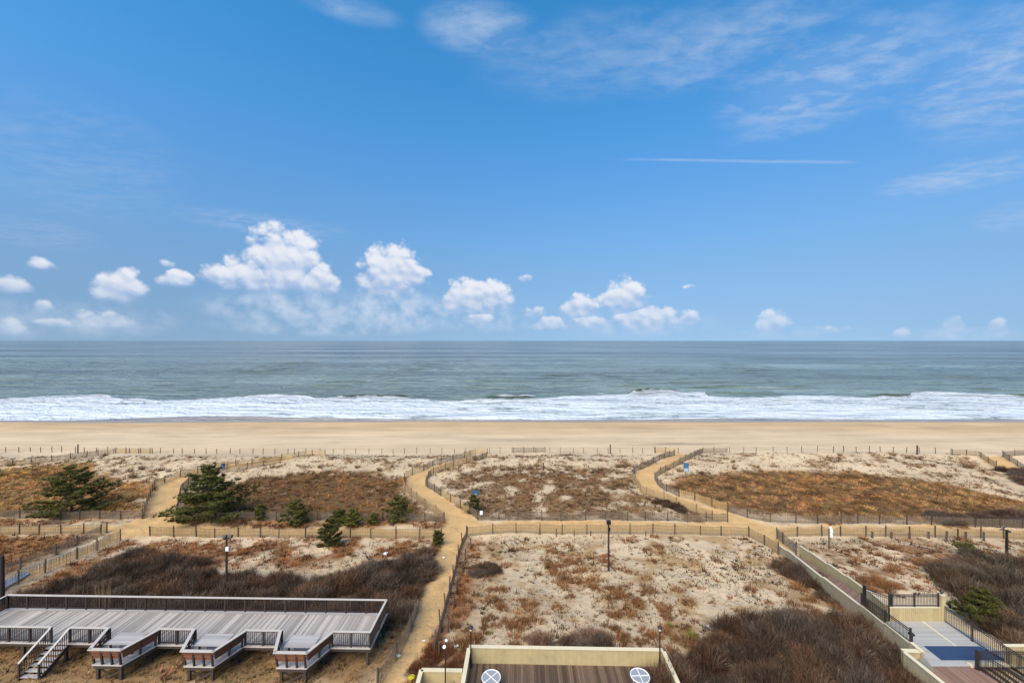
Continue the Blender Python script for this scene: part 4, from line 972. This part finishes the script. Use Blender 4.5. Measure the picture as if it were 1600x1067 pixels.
# ------------------------------------------------------------------ plants
def tri_blades(rng, n, base_r, h, spread, width, droop=0.0, up=1.0, lean=(0,0)):
    """n thin blades fanning out of a base disc: returns (n,3,3) triangles"""
    a = rng.uniform(0, 2*np.pi, n); rr = base_r*np.sqrt(rng.uniform(0,1,n)); b0 = np.stack([rr*np.cos(a), rr*np.sin(a), np.zeros(n)-0.02], 1)
    t = rng.uniform(0, 1, n)*spread; a2 = a + rng.normal(0, 0.5, n); L = h*rng.uniform(0.65, 1.1, n)
    dirv = np.stack([np.sin(t)*np.cos(a2)+lean[0], np.sin(t)*np.sin(a2)+lean[1], np.cos(t)*up], 1); dirv /= np.linalg.norm(dirv, axis=1)[:,None]
    tip = b0 + dirv*L[:,None]; tip[:,2] = np.maximum(tip[:,2], 0.02)
    s = rng.uniform(0, np.pi, n); side = np.stack([np.cos(s), np.sin(s), np.zeros(n)], 1)*width/2
    return np.stack([b0-side, b0+side, tip], 1)
KINDS = {  # base colour, height, spread, blades, blade width, base radius, lean
 'tawny':  ((0.245,0.153,0.083), 0.42, 1.15, 16, 0.055, 0.20, (0.6,0.1)),
 'brown':  ((0.24,0.145,0.075), 0.42, 1.0, 12, 0.05, 0.16, (0.35,0.1)),
 'dark':   ((0.15,0.095,0.06), 0.36, 1.1, 12, 0.05, 0.18, (0.2,0.0)),
 'russet': ((0.25,0.11,0.048), 0.36, 1.2, 13, 0.045, 0.16, (0.1,0.0)),
 'cushion':((0.20,0.110,0.060), 0.30, 1.5, 34, 0.045, 0.17, (0.0,0.0)),
 'stubble':((0.13,0.095,0.062), 0.17, 1.35, 5, 0.05, 0.12, (0.0,0.0)),
 'straw2': ((0.40,0.26,0.13), 0.50, 0.9, 13, 0.055, 0.17, (0.6,0.15)),
 'straw':  ((0.25,0.175,0.105), 0.20, 1.0, 10, 0.045, 0.14, (0.3,0.0)),
}
def variants(kind, seed, nv=6):
    c, h, sp, nb, w, br, ln = KINDS[kind]; rng = np.random.default_rng(seed)
    return [tri_blades(rng, nb, br, h, sp, w, lean=ln) for _ in range(nv)]
def scatter(kind, pos, scl, rng, colmul=None):
    """all tufts of one kind as arrays"""
    vs = variants(kind, 5); n = len(pos); which = rng.integers(0, len(vs), n); ang = rng.uniform(-0.6, 0.6, n) if kind in ('tawny','brown','straw','straw2') else rng.uniform(0, 2*np.pi, n)
    out = []; cols = []
    base = np.array(KINDS[kind][0])*np.array([1.05,0.90,0.66])
    for k, tr in enumerate(vs):
        s = which == k; m = s.sum()
        if not m: continue
        c, sn = np.cos(ang[s])[:,None,None], np.sin(ang[s])[:,None,None]; t = tr[None]
        x = t[...,0]*c - t[...,1]*sn; y = t[...,0]*sn + t[...,1]*c
        q = np.stack([x, y, np.broadcast_to(t[...,2], x.shape)], -1)*scl[s][:,None,None,None] + pos[s][:,None,None,:]
        out.append(q.reshape(-1,3))
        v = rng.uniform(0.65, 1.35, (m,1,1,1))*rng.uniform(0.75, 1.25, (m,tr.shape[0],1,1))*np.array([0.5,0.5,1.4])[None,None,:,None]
        hue = 1 + rng.normal(0, 0.10, (m,1,1,3))
        # patches of a different growth: orange, olive, grey
        pn = fbm(pos[s][:,0], pos[s][:,1], 5.0, 3, 301)[:,None,None,None]; pq = fbm(pos[s][:,0]+40, pos[s][:,1], 3.0, 3, 302)[:,None,None,None]
        tintp = 1 + sst(0.5, 0.68, pn)*np.array([0.08,-0.03,-0.10]) + sst(0.52, 0.7, pq)*np.array([-0.20,-0.14,0.0]); tintp = tintp*(0.38+1.25*sst(0.28, 0.72, 0.5*fbm(pos[s][:,0], pos[s][:,1]*1.2, 1.9, 2, 303)+0.5*fbm(pos[s][:,0], pos[s][:,1], 0.8, 1, 304))[:,None,None,None])
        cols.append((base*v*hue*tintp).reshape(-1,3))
    return np.concatenate(out), np.concatenate(cols)
def tuft_mesh(kind, seed, scale=1.0, tint=1.0, dense=3):
    c, h, sp, nb, w, br, ln = KINDS[kind]; rng = np.random.default_rng(seed)
    T = tri_blades(rng, nb*dense, br*1.25, h, sp, w*0.62, lean=ln)*scale
    v = rng.uniform(0.7,1.3,(len(T),1,1))*np.array([0.65,0.7,1.3])[None,:,None]*tint; col = (np.array(c)*np.array([1.05,0.90,0.70])*v*(1+rng.normal(0,0.08,(len(T),1,3)))).reshape(-1,3)
    V = T.reshape(-1,3); return np_mesh('tuft', V, np.arange(len(V)).reshape(-1,3), M_GRASS, col)

def make_grass():
    rng = np.random.default_rng(11); allV = []; allC = []; singles = []
    def in_frame(x, y, z):
        px = CX + F*x/y; py = CY + F*(CAMZ-z)/y; return px, py
    for k, (poly, cover, vc, dens, kind) in ZONES.items():
        xs = np.array([q.x for q in poly]); ys = np.array([q.y for q in poly]); area = (np.ptp(xs))*(np.ptp(ys)); n = int(area*dens*1.15)
        x = rng.uniform(xs.min(), xs.max(), n); y = rng.uniform(ys.min(), ys.max(), n)
        sd = sdist(x, y, poly) + (fbm(x, y, 4, 3, len(k)*7)-0.5)*5; keep = sd > rng.uniform(-1.2, 0.6, n)
        cl = fbm(x, y*0.9, 2.2, 4, 80+len(k)); 
        if cover > 0.8: keep &= rng.uniform(0,1,n) < 0.75 + 0.25*cl
        elif kind == 'cushion':
            cl2 = fbm(x, y, 5, 3, 133); cl3 = fbm(x, y, 1.6, 2, 134); keep &= rng.uniform(0,1,n) < np.clip((cl2-0.36)*3.0, 0.13, 1)*np.clip((cl3-0.30)*2.6, 0.12, 1)*1.2
        else: keep &= rng.uniform(0,1,n) < sst(1-cover-0.2, 1-cover+0.2, cl)*0.9 + 0.06
        keep &= path_sd(x, y) < 0.1
        # not under the built things
        keep &= ~((y < 32.0) & (x > -2.6) & (x < 10.6) & (y < 27.0)) & ~((x > 27.0) & (x < 39) & (y < 31.3)) & ~((x < -9.4) & (y > 26.9) & (y < 30.9) & (kind != 'straw'))
        keep &= ~((x > 28.5) & (x < 34.0) & (y > 31) & (y < 46) & (x < 31.6+(y-31)*0.1))
        x, y = x[keep], y[keep]; z = H(x, y); scl = rng.lognormal(0, 0.28, len(x))
        if kind == 'cushion': scl *= rng.choice([0.7, 1.0, 1.5], len(x), p=[0.45,0.4,0.15])
        px, py = in_frame(x, y, z)
        if kind == 'cushion':
            vis = (px > 5) & (px < 1595) & (py < 1062) & (scl > 0.8); sc_px = scl*F/y
            for i in np.nonzero(vis)[0]: singles.append((sc_px[i], x[i], y[i], z[i], scl[i], k))
            small = ~vis; x, y, z, scl = x[small], y[small], z[small], scl[small]
        if len(x):
            V, C = scatter(kind, np.stack([x,y,z],1), scl, rng); allV.append(V); allC.append(C)
    for k, dn in (('near',7.0),('right',5.0),('crest',2.2),('field_centre',4.0),('low_mid',4.0),('near_edge',4.0)):
        poly = ZONES[k][0]; xs = np.array([q.x for q in poly]); ys = np.array([q.y for q in poly]); n = int(np.ptp(xs)*np.ptp(ys)*dn)
        x = rng.uniform(xs.min(), xs.max(), n); y = rng.uniform(ys.min(), ys.max(), n)
        keep = (sdist(x, y, poly) > -0.5) & (path_sd(x, y) < 0) & (rng.uniform(0,1,n) < sst(0.3, 0.68, fbm(x, y, 4.5, 4, 210)))
        keep &= ~((x > -2.6) & (x < 10.6) & (y < 27.0)) & ~((x > 27.0) & (x < 39) & (y < 31.3))
        x, y = x[keep], y[keep]; V, C = scatter('stubble', np.stack([x,y,H(x,y)],1), rng.lognormal(0.12,0.45,len(x)), rng); allV.append(V); allC.append(C)
    singles.sort(reverse=True); one, rest = singles[:290], singles[290:]
    if rest:
        a = np.array([q[1:5] for q in rest]); V, C = scatter('cushion', a[:,:3], a[:,3], rng); allV.append(V); allC.append(C)
    V = np.concatenate(allV); C = np.concatenate(allC)
    props(link('dune_grass', np_mesh('dune_grass', V, np.arange(len(V)).reshape(-1,3), M_GRASS, C)), 'dry tawny grass and low stubble growing over the dunes', 'grass', kind='stuff')
    print('grass triangles', len(V)//3)
    meshes = [tuft_mesh('cushion', 40+i, 1.12, [0.8,1.0,1.15,1.3][i % 4]) for i in range(8)]
    LAB = {'near': 'small rounded russet grass tuft on the pale sand before the terrace', 'near_edge': 'russet grass tuft crowding the weathered ramp wall', 'right': 'russet grass tuft on the streaked sand beyond the ramp'}
    for j, (s, x, y, z, sc, k) in enumerate(one):
        o = link('grass_tuft', meshes[j % 8]); o.location = (x,y,z); o.scale = (sc*rng.uniform(0.9,1.3), sc*rng.uniform(0.9,1.2), sc*rng.uniform(0.8,1.15)); o.rotation_euler = (0,0,rng.uniform(0,6.28))
        px_ = CX + F*x/y; lb_, gp_ = LAB[k], 'russet tufts: '+k.replace('_',' ')
        if k == 'near':
            where = 'beside the sandy path' if px_ < 770 else 'just outside the terrace parapet' if y < 32 else 'around the braced light pole' if abs(x-11) < 5 and y > 36 else 'at the edge of the dark thicket' if px_ > 1100 else 'on the open pale sand'
            lb_, gp_ = 'rounded russet grass tuft ' + where, 'russet tufts ' + where
        elif k == 'right':
            where = 'close behind the cream ramp wall' if px_ < 1390 else 'below the sagging picket fence' if y > 42 else 'between the ramp and the grey shrubs'
            lb_, gp_ = 'russet grass tuft on streaked sand ' + where, 'russet tufts ' + where
        props(o, lb_, 'grass tuft', gp_)
make_grass()

# tall beach-grass clumps along the crest
CLUMPS = [(58,744,1.5),(17,728,1.3),(165,712,1.1),(139,722,1.2),(178,737,1.2),(202,737,1.2),(221,733,1.2),(252,735,1.1),(263,737,1.0),(208,746,1.2),(425,731,1.0),(452,743,1.1),
 (500,731,1.0),(558,731,1.1),(592,735,1.0),(640,728,1.0),(828,732,1.2),(838,729,1.1),(886,735,1.2),(914,736,1.1),(938,735,1.3),(858,735,0.9),(974,729,1.4),(981,728,1.2),(966,730,1.2),(1006,725,1.4),
 (985,752,1.0),(971,758,1.1),(938,771,1.1),(1062,737,1.3),(1044,734,1.0),(1145,722,1.1),(1147,733,1.0),(1312,712,1.1),(1356,727,0.9),(1436,731,1.1),(1458,729,1.0),(1484,745,1.0),(1512,731,2.1),(1395,712,1.3),(1418,716,1.0),(1510,717,0.8),
 (742,718,1.2),(763,736,1.0),(785,735,1.2)]
def make_clumps():
    rng = np.random.default_rng(3); ms = []
    for i in range(6):
        T = tri_blades(rng, 90, 0.28, 0.95, 0.75, 0.045, lean=(0.18,0)); v = rng.uniform(0.7,1.25,(90,1,1))*np.array([0.6,0.6,1.3])[None,:,None]
        base = np.array([0.30,0.19,0.09] if i % 2 else [0.24,0.145,0.08]); ms.append(np_mesh('clump', T.reshape(-1,3), np.arange(270).reshape(-1,3), M_GRASS, (base*v*(1+rng.normal(0,.07,(90,1,3)))).reshape(-1,3)))
    for i, (px, py, s) in enumerate(CLUMPS):
        g = G(px, py); o = link('beach_grass_clump', ms[i % 6]); o.location = g; k = s*rng.uniform(0.9,1.15); o.scale = (k*1.15,k*1.15,k); o.rotation_euler = (0,0,rng.uniform(-.5,.5))
        big = s > 1.9
        props(o, 'very large tan beach grass clump on the bare southern crest' if big else 'upright tan beach grass clump along the dune crest', 'grass clump', None if big else 'beach grass clumps on the crest')
make_clumps()

# bare shrubs
def shrub_mesh(seed, r=1.5, h=1.35, n=3600, base=(0.085,0.062,0.055), tip=(0.20,0.165,0.15)):
    rng = np.random.default_rng(seed)
    a = rng.uniform(0, 2*np.pi, n); el = np.arcsin(rng.uniform(0.02, 1, n)); rad = rng.uniform(0.25, 1.0, n)**0.5
    lump = 0.82 + 0.3*np.sin(a*3+seed) * np.cos(el*2) + rng.normal(0, 0.06, n)
    q = np.stack([np.cos(a)*np.cos(el)*r, np.sin(a)*np.cos(el)*r, np.sin(el)*h], 1)*(rad*lump)[:,None]
    q[:,2] = np.maximum(q[:,2], 0.02)
    d = q/np.linalg.norm(q, axis=1)[:,None]; d = d*0.55 + np.array([0,0,0.75]) + rng.normal(0, 0.38, (n,3)); d /= np.linalg.norm(d, axis=1)[:,None]
    L = rng.uniform(0.16, 0.50, n); tipp = q + d*L[:,None]; b0 = q - d*0.2
    s = np.cross(d, rng.normal(0,1,(n,3))); s /= np.linalg.norm(s, axis=1)[:,None]; s *= rng.uniform(0.006, 0.013, (n,1))
    T = np.stack([b0-s, b0+s, tipp], 1); T[...,2] = np.maximum(T[...,2], -0.05)
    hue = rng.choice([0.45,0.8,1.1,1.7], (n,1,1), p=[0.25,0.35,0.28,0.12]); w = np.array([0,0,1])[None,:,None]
    C = (np.array(base)*(1-w) + np.array(tip)*w)*np.array([1.06,0.88,0.70])*hue*(1+rng.normal(0,0.06,(n,1,3)))  # grey tips, coloured paler as if lit from above
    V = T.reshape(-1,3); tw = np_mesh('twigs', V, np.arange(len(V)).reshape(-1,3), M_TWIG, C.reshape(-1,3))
    mb = MB(); rnd = random.Random(seed)
    for i in range(11):
        a = rnd.uniform(0, 6.28); e = rnd.uniform(0.35, 1.2); p0 = Vector((0.1*math.cos(a), 0.1*math.sin(a), -0.1)); rr = rnd.uniform(0.6,0.95)
        p1 = Vector((math.cos(a)*math.cos(e)*r*0.5*rr, math.sin(a)*math.cos(e)*r*0.5*rr, math.sin(e)*h*0.5*rr)); p2 = Vector((p1.x*1.85, p1.y*1.85, p1.z*2.05+0.08))
        mb.tube(p0, p1, 0.04, 0.028, 4); mb.tube(p1, p2, 0.028, 0.012, 4)
        p3 = p1 + (p2-p1)*0.8 + Vector((rnd.uniform(-.4,.4), rnd.uniform(-.4,.4), 0.2)); mb.tube(p1, p3, 0.018, 0.006, 3)
    me = bpy.data.meshes.new('branches'); me.from_pydata(mb.v, [], mb.f); me.materials.append(M_BARK if seed % 2 else mat('grey_bark', (0.15,0.125,0.105), 0.9, 0.3, 8)); me.update()
    return tw, me
SHRUBS = {
 'deck':  ([(20,945),(120,918),(165,890),(215,868),(262,882),(340,905),(450,915),(520,908),(600,884),(664,872),(668,888),(648,935),(628,960),(604,985),(560,982),(300,975),(-20,985)], 1.95, 'grey-brown bare shrub in the thicket behind the timber deck', ((0.050,0.035,0.028),(0.17,0.135,0.115)), 'deck thicket'),
 'ramp':  ([(1125,992),(1180,985),(1250,980),(1292,968),(1345,985),(1395,1025),(1412,1050),(1425,1095),(1060,1095),(1052,1050),(1112,1025)], 1.6, 'dark red-grey bare shrub in the thicket between terrace and ramp', ((0.040,0.028,0.024),(0.175,0.138,0.12)), 'ramp thicket'),
 'wall':  ([(1215,885),(1232,878),(1290,915),(1345,958),(1330,962),(1270,925)], 1.25, 'dark bare shrub growing along the weathered ramp wall', ((0.07,0.045,0.038),(0.15,0.115,0.10)), 'shrubs along the ramp wall'),
 'south': ([(1478,900),(1500,880),(1600,878),(1640,920),(1640,1040),(1600,1025),(1560,975),(1500,935)], 2.0, 'broad grey bare shrub on the dune beyond the black railings', ((0.062,0.046,0.037),(0.19,0.155,0.13)), 'grey shrubs beyond the railings'),
 'fence': ([(1455,812),(1500,806),(1600,808),(1640,812),(1640,822),(1560,820),(1470,817)], 1.6, 'low dark shrub behind the southern picket fence', ((0.06,0.046,0.045),(0.13,0.11,0.105)), 'dark shrubs by the southern field'),
 'access':([(1562,735),(1600,738),(1640,745),(1640,768),(1600,755)], 1.6, 'grey bare shrub beside the far southern beach access', ((0.075,0.062,0.06),(0.17,0.15,0.145)), 'shrubs by the beach access'),
 'terrace':([(838,1002),(880,996),(925,998),(945,1008),(930,1015),(840,1014)], 1.0, 'pale grey bare shrub just outside the terrace parapet', ((0.11,0.085,0.075),(0.24,0.20,0.18)), 'shrubs outside the parapet'),
 'sand':  ([(738,890),(755,882),(778,886),(770,900),(745,902)], 0.85, 'small grey bare shrub on the sand beside the sandy path', ((0.10,0.075,0.06),(0.17,0.14,0.12)), 'small shrubs on the sand'),
 'brush': ([(640,1062),(660,1040),(690,1018),(716,1030),(720,1060),(700,1085),(640,1085)], 1.0, 'low reddish brush between the sandy path and the low wall', ((0.15,0.07,0.04),(0.26,0.14,0.09)), 'brush by the low wall'),
 'verge': ([(1065,800),(1015,782),(1040,786),(1085,805)], 1.0, 'dark twiggy bush below the tan fence of the southern path', ((0.06,0.045,0.04),(0.12,0.09,0.08)), 'dark bushes below the tan fence'),
}
def make_shrubs():
    rnd = random.Random(8); cnt = 0
    for k, (pix, sp, lab, (b0, t0), grp) in SHRUBS.items():
        poly = GP(pix); xs = [q.x for q in poly]; ys = [q.y for q in poly]
        lib = [shrub_mesh(cnt*3+i, base=b0, tip=t0) for i in range(4)]
        pts = []; tries = 0
        area = abs(sum(poly[i].x*poly[(i+1)%len(poly)].y-poly[(i+1)%len(poly)].x*poly[i].y for i in range(len(poly))))/2
        want = int(area/(sp*sp*(0.78 if k == 'ramp' else 0.86)))+2
        while len(pts) < want and tries < 6000:
            tries += 1; x = rnd.uniform(min(xs), max(xs)); y = rnd.uniform(min(ys), max(ys))
            if sdist(np.array([x]), np.array([y]), poly)[0] < -0.2: continue
            if x < -9.0 and y < 31.9 and k == 'deck': continue
            if 26.5 < x < 36.4 and y < 31.4 and k == 'south': continue
            if any((x-a)**2+(y-b)**2 < (sp*0.7)**2 for a, b in pts): continue
            if not -50 < CX + F*x/y < 1650: continue
            pts.append((x, y))
        for x, y in pts:
            z = float(H(x, y)); tw, br = lib[rnd.randrange(4)]; s = rnd.uniform(0.65, 1.2)*min(1.3, sp/1.3)
            low = {'fence':0.72,'terrace':0.75,'brush':0.7,'sand':0.7,'verge':0.7,'wall':0.75,'deck':0.78,'ramp':0.80}.get(k, 0.8)
            px_ = CX + F*x/y; lb_, gp_ = lab, grp
            if k == 'deck':
                where = 'near the diagonal path' if px_ < 120 else 'among the golden reeds' if px_ < 240 else 'around the floodlight pole' if px_ < 430 else 'below the bare sand hollow' if px_ < 590 else 'along the edge of the sandy path'
                lb_, gp_ = 'grey-brown bare shrub behind the timber deck, ' + where, 'deck thicket ' + where
            elif k == 'ramp':
                where = 'beside the terrace parapet' if x < 14 else 'against the cream ramp wall' if x > 24 else 'by the white scrap at its upper edge' if y > 29.5 else 'in the heart of the thicket'
                lb_, gp_ = 'dark red-grey bare shrub between terrace and ramp, ' + where, 'ramp thicket ' + where
            elif k == 'south':
                where = 'close to the black railing' if y < 34 else 'around the solar panel pole' if px_ > 1535 else 'on the ramp side'
                lb_, gp_ = 'broad grey bare shrub beyond the black railings, ' + where, 'grey shrubs ' + where
            r = empty('bare_shrub', (x,y,z-0.05), lb_, 'shrub', gp_, rz=rnd.uniform(0,6.28)); r.scale = (s, s, s*low*rnd.uniform(0.65,1.2))
            link('branches', br, r); link('twigs', tw, r)
        cnt += 1; print('shrubs', k, len(pts))
make_shrubs()

# pines
def pine(px, base, top, width, label, seed, group=None, dens=1.0, tone=1.0, gx=None):
    g = G(px, base); h = (base-top)*g.y/F*(0.86 if width < 60 else 1.0); w = width*g.y/F*1.06; rnd = random.Random(seed); rng = np.random.default_rng(seed)
    t = empty('pine_tree', g, label, 'pine tree', group)
    bend = rnd.uniform(-0.06,0.06)*h
    tp = lambda u: Vector((bend*math.sin(u*2.4), 0.02*h*math.sin(u*3), u*h))
    mb = MB(); n = 8
    for i in range(n): mb.tube(tp(i/n)-Vector((0,0,0.3 if i == 0 else 0)), tp((i+1)/n*0.97), 0.028*h*(1-i/n)+0.02, 0.028*h*(1-(i+1)/n)+0.015, 7)
    tips = []; lb = mb; wh = max(5, int(h*0.95*dens+3))
    for j in range(wh):
        u = 0.06+0.88*(j/(wh-1))**0.9; shape = (1-u)**0.9*(0.8+0.2*min(1, u/0.12)) + 0.07 + 0.12*rnd.random()*(1-u)
        if width < 60: shape = (1-u*u)**0.7*(0.72+0.28*min(1, u/0.2))*0.95 + 0.05
        k = rnd.choice((4,5,6)) if u < 0.75 else 4; a0 = rnd.uniform(0,6.28)
        for i in range(k):
            a = a0 + 6.28*i/k + rnd.uniform(-.35,.35); l = w*0.5*shape*rnd.uniform(0.5,1.25); p0 = tp(u); rise = rnd.uniform(0.02,0.22)*l + 0.04*h
            p1 = p0 + Vector((math.cos(a)*l*0.6, math.sin(a)*l*0.6, rise*0.25)); p2 = p0 + Vector((math.cos(a)*l, math.sin(a)*l, rise))
            lb.tube(p0, p1, 0.05*h*0.3*(1-u)+0.02, 0.025, 4); lb.tube(p1, p2, 0.025, 0.012, 4)
            m = max(2, int(l*3.6*dens))
            for q in range(m):
                f = 0.28 + 0.72*(q+rnd.random())/m; c = p0.lerp(p1, f/0.6) if f < 0.6 else p1.lerp(p2, (f-0.6)/0.4)
                sw = 0.36*l*(1.1-f*0.65)
                for _ in range(3):
                    o = Vector((rnd.uniform(-1,1)*sw*-math.sin(a)+rnd.uniform(-.15,.15), rnd.uniform(-1,1)*sw*math.cos(a)+rnd.uniform(-.15,.15), rnd.uniform(-0.04,0.12)*(0.6+0.10*h)))
                    tips.append(c+o)
    mb.build('trunk', M_BARK, t)
    tips = np.array([tuple(q) for q in tips]); n = len(tips); nb = 16; s = 0.55 if h > 5 else 0.42
    dirs = rng.normal(0,1,(n,nb,3)); dirs[...,2] = np.abs(dirs[...,2])*0.9+0.25; dirs /= np.linalg.norm(dirs, axis=2)[...,None]
    L = rng.uniform(0.55,1.0,(n,nb,1))*s; b0 = tips[:,None,:] - np.array([0,0,0.06]); sd_ = np.cross(dirs, rng.normal(0,1,(n,nb,3))); sd_ /= np.linalg.norm(sd_, axis=2)[...,None]; sd_ *= 0.042
    T = np.stack([b0-sd_, b0+sd_, b0+dirs*L], 2)
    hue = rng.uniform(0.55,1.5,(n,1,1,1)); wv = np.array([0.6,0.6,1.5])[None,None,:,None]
    base = np.array([0.068,0.074,0.018])*tone; warm = 1 + rng.uniform(0,0.55,(n,1,1,1))*np.array([1.0,0.55,0.1])
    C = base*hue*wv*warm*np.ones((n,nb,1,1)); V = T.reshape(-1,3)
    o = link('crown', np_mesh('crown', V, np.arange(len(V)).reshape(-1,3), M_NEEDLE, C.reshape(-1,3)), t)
    return t
pine(112, 804, 729, 118, 'wide spreading dark green pine in the northern tawny field', 1)
pine(328, 812, 727, 122, 'big bushy dark green pine beside the first beach path', 9, dens=1.15)
pine(408, 812, 786, 20, 'small pine standing between the big pine and the bushy one', 3)
pine(462, 821, 778, 42, 'bushy young pine behind the picket fence of the cross path', 4, dens=1.2)
pine(515, 852, 806, 36, 'dark young pine growing through the tan picket fence', 5, dens=1.25, tone=0.8)
pine(527, 818, 796, 30, 'low dark pine touching the yellower one on the fence', 6, dens=1.2, tone=0.85)
pine(550, 820, 793, 34, 'low yellow-green pine on the dark picket fence', 7, dens=1.2, tone=1.25)
pine(584, 819, 800, 20, 'small olive pine beyond the pair on the fence', 8, dens=1.1, tone=1.4)
pine(623, 812, 770, 44, 'bushy pine near the bend of the middle path', 10, dens=1.2)
pine(740, 800, 770, 26, 'little pine beside the small blue sign', 11, dens=1.1, tone=0.85)
pine(683, 852, 828, 20, 'tiny dark pine at the end of the tan picket fence', 12, dens=1.0, tone=0.8)
pine(1535, 975, 922, 66, 'rounded dark green evergreen beside the black railing', 13, dens=1.3, tone=0.75)
pine(1513, 868, 848, 28, 'small green evergreen above the grey shrubs', 14, dens=1.3, tone=0.9)

def spiky(px, py, h, r, label, col, n=110, cat='plant', name='spiky_plant', spread=1.1, w=0.05):
    g = G(px, py); rng = np.random.default_rng(int(px)); T = tri_blades(rng, n, r*0.3, h, spread, w); C = np.array(col)*rng.uniform(0.6,1.3,(n,1,1))*np.array([0.5,0.5,1.35])[None,:,None]
    o = link(name, np_mesh(name, T.reshape(-1,3), np.arange(3*n).reshape(-1,3), M_GRASS, C.reshape(-1,3))); o.location = g; props(o, label, cat)
spiky(1081, 1000, 0.75, 0.5, 'bright green spiky plant on the sand near the thicket', (0.17,0.19,0.03))
spiky(1047, 980, 0.5, 0.35, 'small yellow-green plant on the sand behind the lamp post', (0.20,0.20,0.04), 70)
spiky(1126, 1052, 0.5, 0.5, 'pale yellow-green sprig in the dark thicket', (0.28,0.27,0.06), 50)
spiky(765, 990, 0.35, 0.9, 'patch of pale green weeds above the parapet corner', (0.20,0.20,0.07), 90, spread=1.4)
def plume(px, d, label, h, n, col, wd):
    x = (px-CX)/F*d; g = Vector((x, d, float(H(x, d)))); rng = np.random.default_rng(int(px)); T = tri_blades(rng, n, wd, h, 0.12, 0.04); C = np.array(col)*rng.uniform(0.7,1.3,(n,1,1))*np.array([0.7,0.7,1.2])[None,:,None]
    o = link('reed_clump', np_mesh('reed', T.reshape(-1,3), np.arange(3*n).reshape(-1,3), M_GRASS, C.reshape(-1,3))); o.location = g; props(o, label, 'reeds')
plume(159, 32.0, 'tall golden reeds standing behind the deck railing', 3.3, 90, (0.40,0.25,0.09), 0.45)
plume(226, 32.4, 'pale golden reeds mixed into the deck thicket', 2.5, 110, (0.33,0.22,0.11), 1.0)

# litter and a yellow object at the path edge
def scrap(px, py, s, label, m=M_WHITE, seed=0):
    g = G(px, py); rnd = random.Random(seed); n = 4; V = []; Fc = []
    for i in range(n+1):
        for j in range(n+1): V.append(((i/n-0.5)*s+rnd.uniform(-.04,.04), (j/n-0.5)*s*0.7+rnd.uniform(-.04,.04), 0.05+abs(rnd.gauss(0,0.12))*s))
    for i in range(n):
        for j in range(n): k = i*(n+1)+j; Fc.append((k,k+n+1,k+n+2,k+1))
    me = bpy.data.meshes.new('scrap'); me.from_pydata(V, [], Fc); me.materials.append(m); me.update()
    o = link('litter_scrap', me); o.location = g + Vector((0,0,0.03)); o.rotation_euler = (0,0,rnd.uniform(0,6.28)); md = o.modifiers.new('thickness', 'SOLIDIFY'); md.thickness = 0.01
    props(o, label, 'litter')
for i, (px, py, s, l) in enumerate(((602,866,0.55,'crumpled white plastic scrap at the top of the deck thicket'),(693,872,0.3,'white scrap at the edge of the sandy path'),(1110,982,0.5,'white plastic scrap at the edge of the ramp thicket'),
    (714,1011,0.3,'white paper scrap near the low wall'),(623,1026,0.3,'grey-white scrap on the sandy path below the deck'),(662,1003,0.2,'tiny white scrap beside the reddish brush'),(182,764,0.3,'white scrap on the northern dune'))): scrap(px, py, s, l, seed=i)
g = G(643, 1066); t = empty('yellow_bucket', g, 'yellow bucket at the edge of the sandy path by the low wall', 'bucket')
link('bucket', lathe('bucket', M_YELL, [(0.16,0),(0.2,0.35),(0.21,0.37)], 12), t); mb = MB(); mb.tube((-0.2,0,0.34),(0,0,0.52),0.012,0.012,5); mb.tube((0,0,0.52),(0.2,0,0.34),0.012,0.012,5); mb.build('handle', M_BLACK, t)
